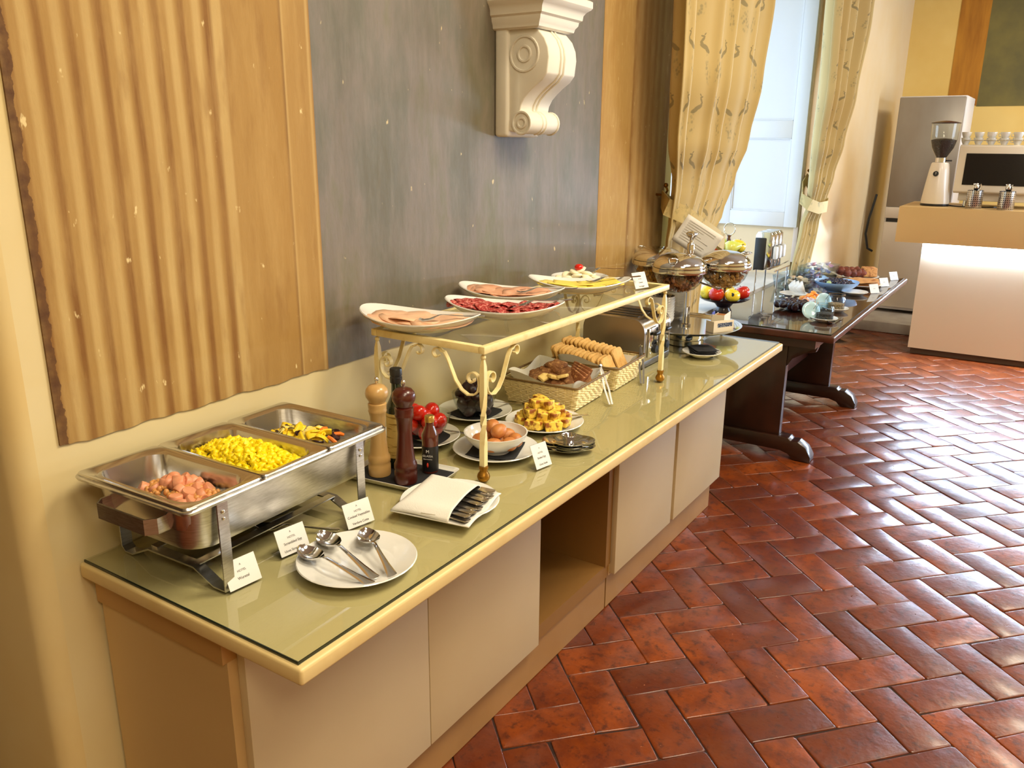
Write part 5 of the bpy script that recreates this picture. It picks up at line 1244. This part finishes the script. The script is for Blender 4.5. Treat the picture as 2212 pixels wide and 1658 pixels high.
for k in range(3):
    tag(obj('cake_slice', MB().box(-.012, -.05, -.035, .012, .05, .035), lt, None, (6.88+.035*k, -.55+.015*k, ZD+.05), (0, radians(20), radians(20)), bev=.006), 'upright nutty cake slice at the room end of the far plate', 'cake', 'nutty cake slices')
for k, (x, y) in enumerate(((6.20, -.715), (6.55, -.72), (6.92, -.725))):
    card('menu_card', ('menu card by the grape bowl at the front edge of the dark table', 'menu card by the pancake plate at the front edge of the dark table', 'farthest menu card at the front edge of the dark table')[k], (x, y, ZD), radians(-35), [('A', .006, .76, 0), ('HOTEL', .0062, .5, 0)], (.085, .07))

# ================================================================== on the bar
ZB = 1.285
g = thing('coffee_grinder', 'white coffee grinder with a clear bean hopper on the bar', 'coffee grinder', (8.13, -.785, ZB))
gw = mat('white_enamel', rgb(232, 220, 204), .3, coat=.3)
obj('base', MB().lathe([(0, 0), (.112, 0), (.115, .006), (.112, .02), (0, .02)], 32), black_plastic, g, smooth=40)
obj('body', MB().lathe([(0, .0205), (.112, .0205), (.112, .04), (.098, .16), (.080, .30), (.070, .352), (.062, .362), (0, .363)], 36), gw, g, smooth=50)
obj('collar', MB().lathe([(0, .3635), (.045, .3635), (.045, .40), (0, .40)], 24), chrome, g, smooth=40)
obj('adjuster', MB().box(-.02, -.085, .372, .01, -.046, .384), black_plastic, g, bev=.003)
obj('hopper', MB().lathe([(.035, .4005), (.045, .402), (.088, .48), (.106, .55), (.110, .68), (.107, .68), (.103, .552), (.085, .482), (.040, .404)], 32), glass, g, smooth=45)
obj('beans', MB().lathe([(0, .404), (.038, .404), (.083, .483), (.100, .545), (.06, .556), (0, .560)], 28), mat('coffee_beans', rgb(44, 24, 14), .5, var=(140, rgb(28, 14, 8), .45, .6), bump=(120, 1)), g, smooth=40)
obj('hopper_lid', MB().lathe([(0, .681), (.113, .681), (.115, .686), (.08, .694), (.03, .702), (0, .704)], 32), mat('smoky_plastic', rgb(56, 34, 34), .3), g, smooth=50)
bd_ = MB().lathe([(0, 0), (.022, 0), (.022, .003), (0, .004)], 24); bd_.xf(Matrix.Translation((-.088, .014, .27)) @ rot(0, -82, 0).to_4x4())
obj('badge', bd_, black_plastic, g, smooth=40)
text('7', .024, MATS['label_white_ink'], g, (-.0935, .014, .272), (radians(90), 0, radians(-90)))
mc = thing('coffee_machine', 'white espresso machine with a wide dark panel on the bar', 'coffee machine', (8.10, -1.655, ZB))
obj('housing', MB().poly([(.0, .115), (-.02, .13), (.03, .50), (.06, .51), (.46, .51), (.46, .115)], 0, .74, 'y').xf(Matrix.Identity(4)), gw, mc, bev=.008)
obj('dark_panel', MB().loft([[(-.0165, .065, .185), (-.0165, .68, .185), (.018, .68, .44), (.018, .065, .44)], [(-.021, .065, .185), (-.021, .68, .185), (.0135, .68, .44), (.0135, .065, .44)]]), mat('dark_screen', rgb(24, 20, 16), .15), mc)
obj('lower_housing', MB().box(.06, .05, .05, .44, .70, .1145), gw, mc, bev=.006)
for x in (.08, .40):
    for y in (.09, .64): obj('foot', MB().lathe([(0, 0), (.022, 0), (.018, .0495), (0, .0495)], 16, (x, y, 0)), chrome, mc)
obj('rail', MB().tube([(.05, .02, .515), (.05, .02, .545), (.05, .72, .545), (.05, .72, .515)], .004, 6), chrome, mc)
cum = mesh_of('cup_body', bowl_mesh(.038, .055, .022, .003, 24), 0, smooth=60); cum.materials.append(porcelain)
for k in range(6):
    for lv in range(2):
        if k == 5 and lv: continue
        c_ = thing('coffee_cup', 'white coffee cup %s on top of the espresso machine' % ('stacked above another' if lv else 'in the lower row'), 'cup', (8.20, -.945-.095*k, ZB+.511+lv*.046), .4*k, 'cups on the espresso machine '+('upper' if lv else 'lower'))
        obj('cup_body', cum, None, c_)
        obj('handle', MB().tube([(.033, 0, .045), (.052, 0, .042), (.052, 0, .022), (.028, 0, .016)], .0035, 6), porcelain, c_)
perf, t = nodes_of('perforated_steel')
co = t.coord(); vx = t.sep(co)
ang_ = t.math('ARCTAN2', vx[1], vx[0]); u_ = t.math('FRACT', t.math('MULTIPLY', ang_, 3.8)); w_ = t.math('FRACT', t.math('MULTIPLY', vx[2], 60))
hole = t.math('MULTIPLY', t.math('GREATER_THAN', u_, .5), t.math('GREATER_THAN', w_, .5))
t.link(t.mix(hole, (.62, .6, .58, 1), (.05, .04, .04, 1)), t.b.inputs['Base Color']); setin(t.b, 'Metallic', .9); setin(t.b, 'Roughness', .25)
for k, (y, lab) in enumerate(((-1.10, 'perforated steel holder of spoons next to the coffee grinder'), (-1.33, 'perforated steel holder of cutlery farther along the bar'))):
    H = thing('cutlery_holder', lab, 'holder', (7.93, y, ZB))
    obj('cylinder', MB().lathe([(0, 0), (.058, 0), (.060, .003), (.060, .15), (.057, .15), (.057, .005), (0, .004)], 32), perf, H, smooth=45)
    rr = random.Random(60+k)
    for j in range(8):
        a = rr.uniform(0, 6.28); q = rr.uniform(.0, .03)
        o = obj('teaspoon', spm, None, None, (7.93+q*cos(a), y+q*sin(a), ZB+.012), (0, radians(-90+rr.uniform(-12, 12)), a)); o.scale = (.95, .8, .8)
        tag(o, 'spoon standing in the steel holder '+('next to the coffee grinder' if k == 0 else 'farther along the bar'), 'spoon', 'spoons in the bar holder '+('near the grinder' if k == 0 else 'far'))
tag(obj('machine_cable', MB().tube([(8.15, -.90, ZB+.006), (8.05, -.98, ZB+.006), (8.06, -1.18, ZB+.006), (8.03, -1.24, ZB+.012), (8.16, -1.36, ZB+.006)], .005, 6), black_plastic, smooth=60), 'black cable running along the bar behind the steel holders', 'cable')
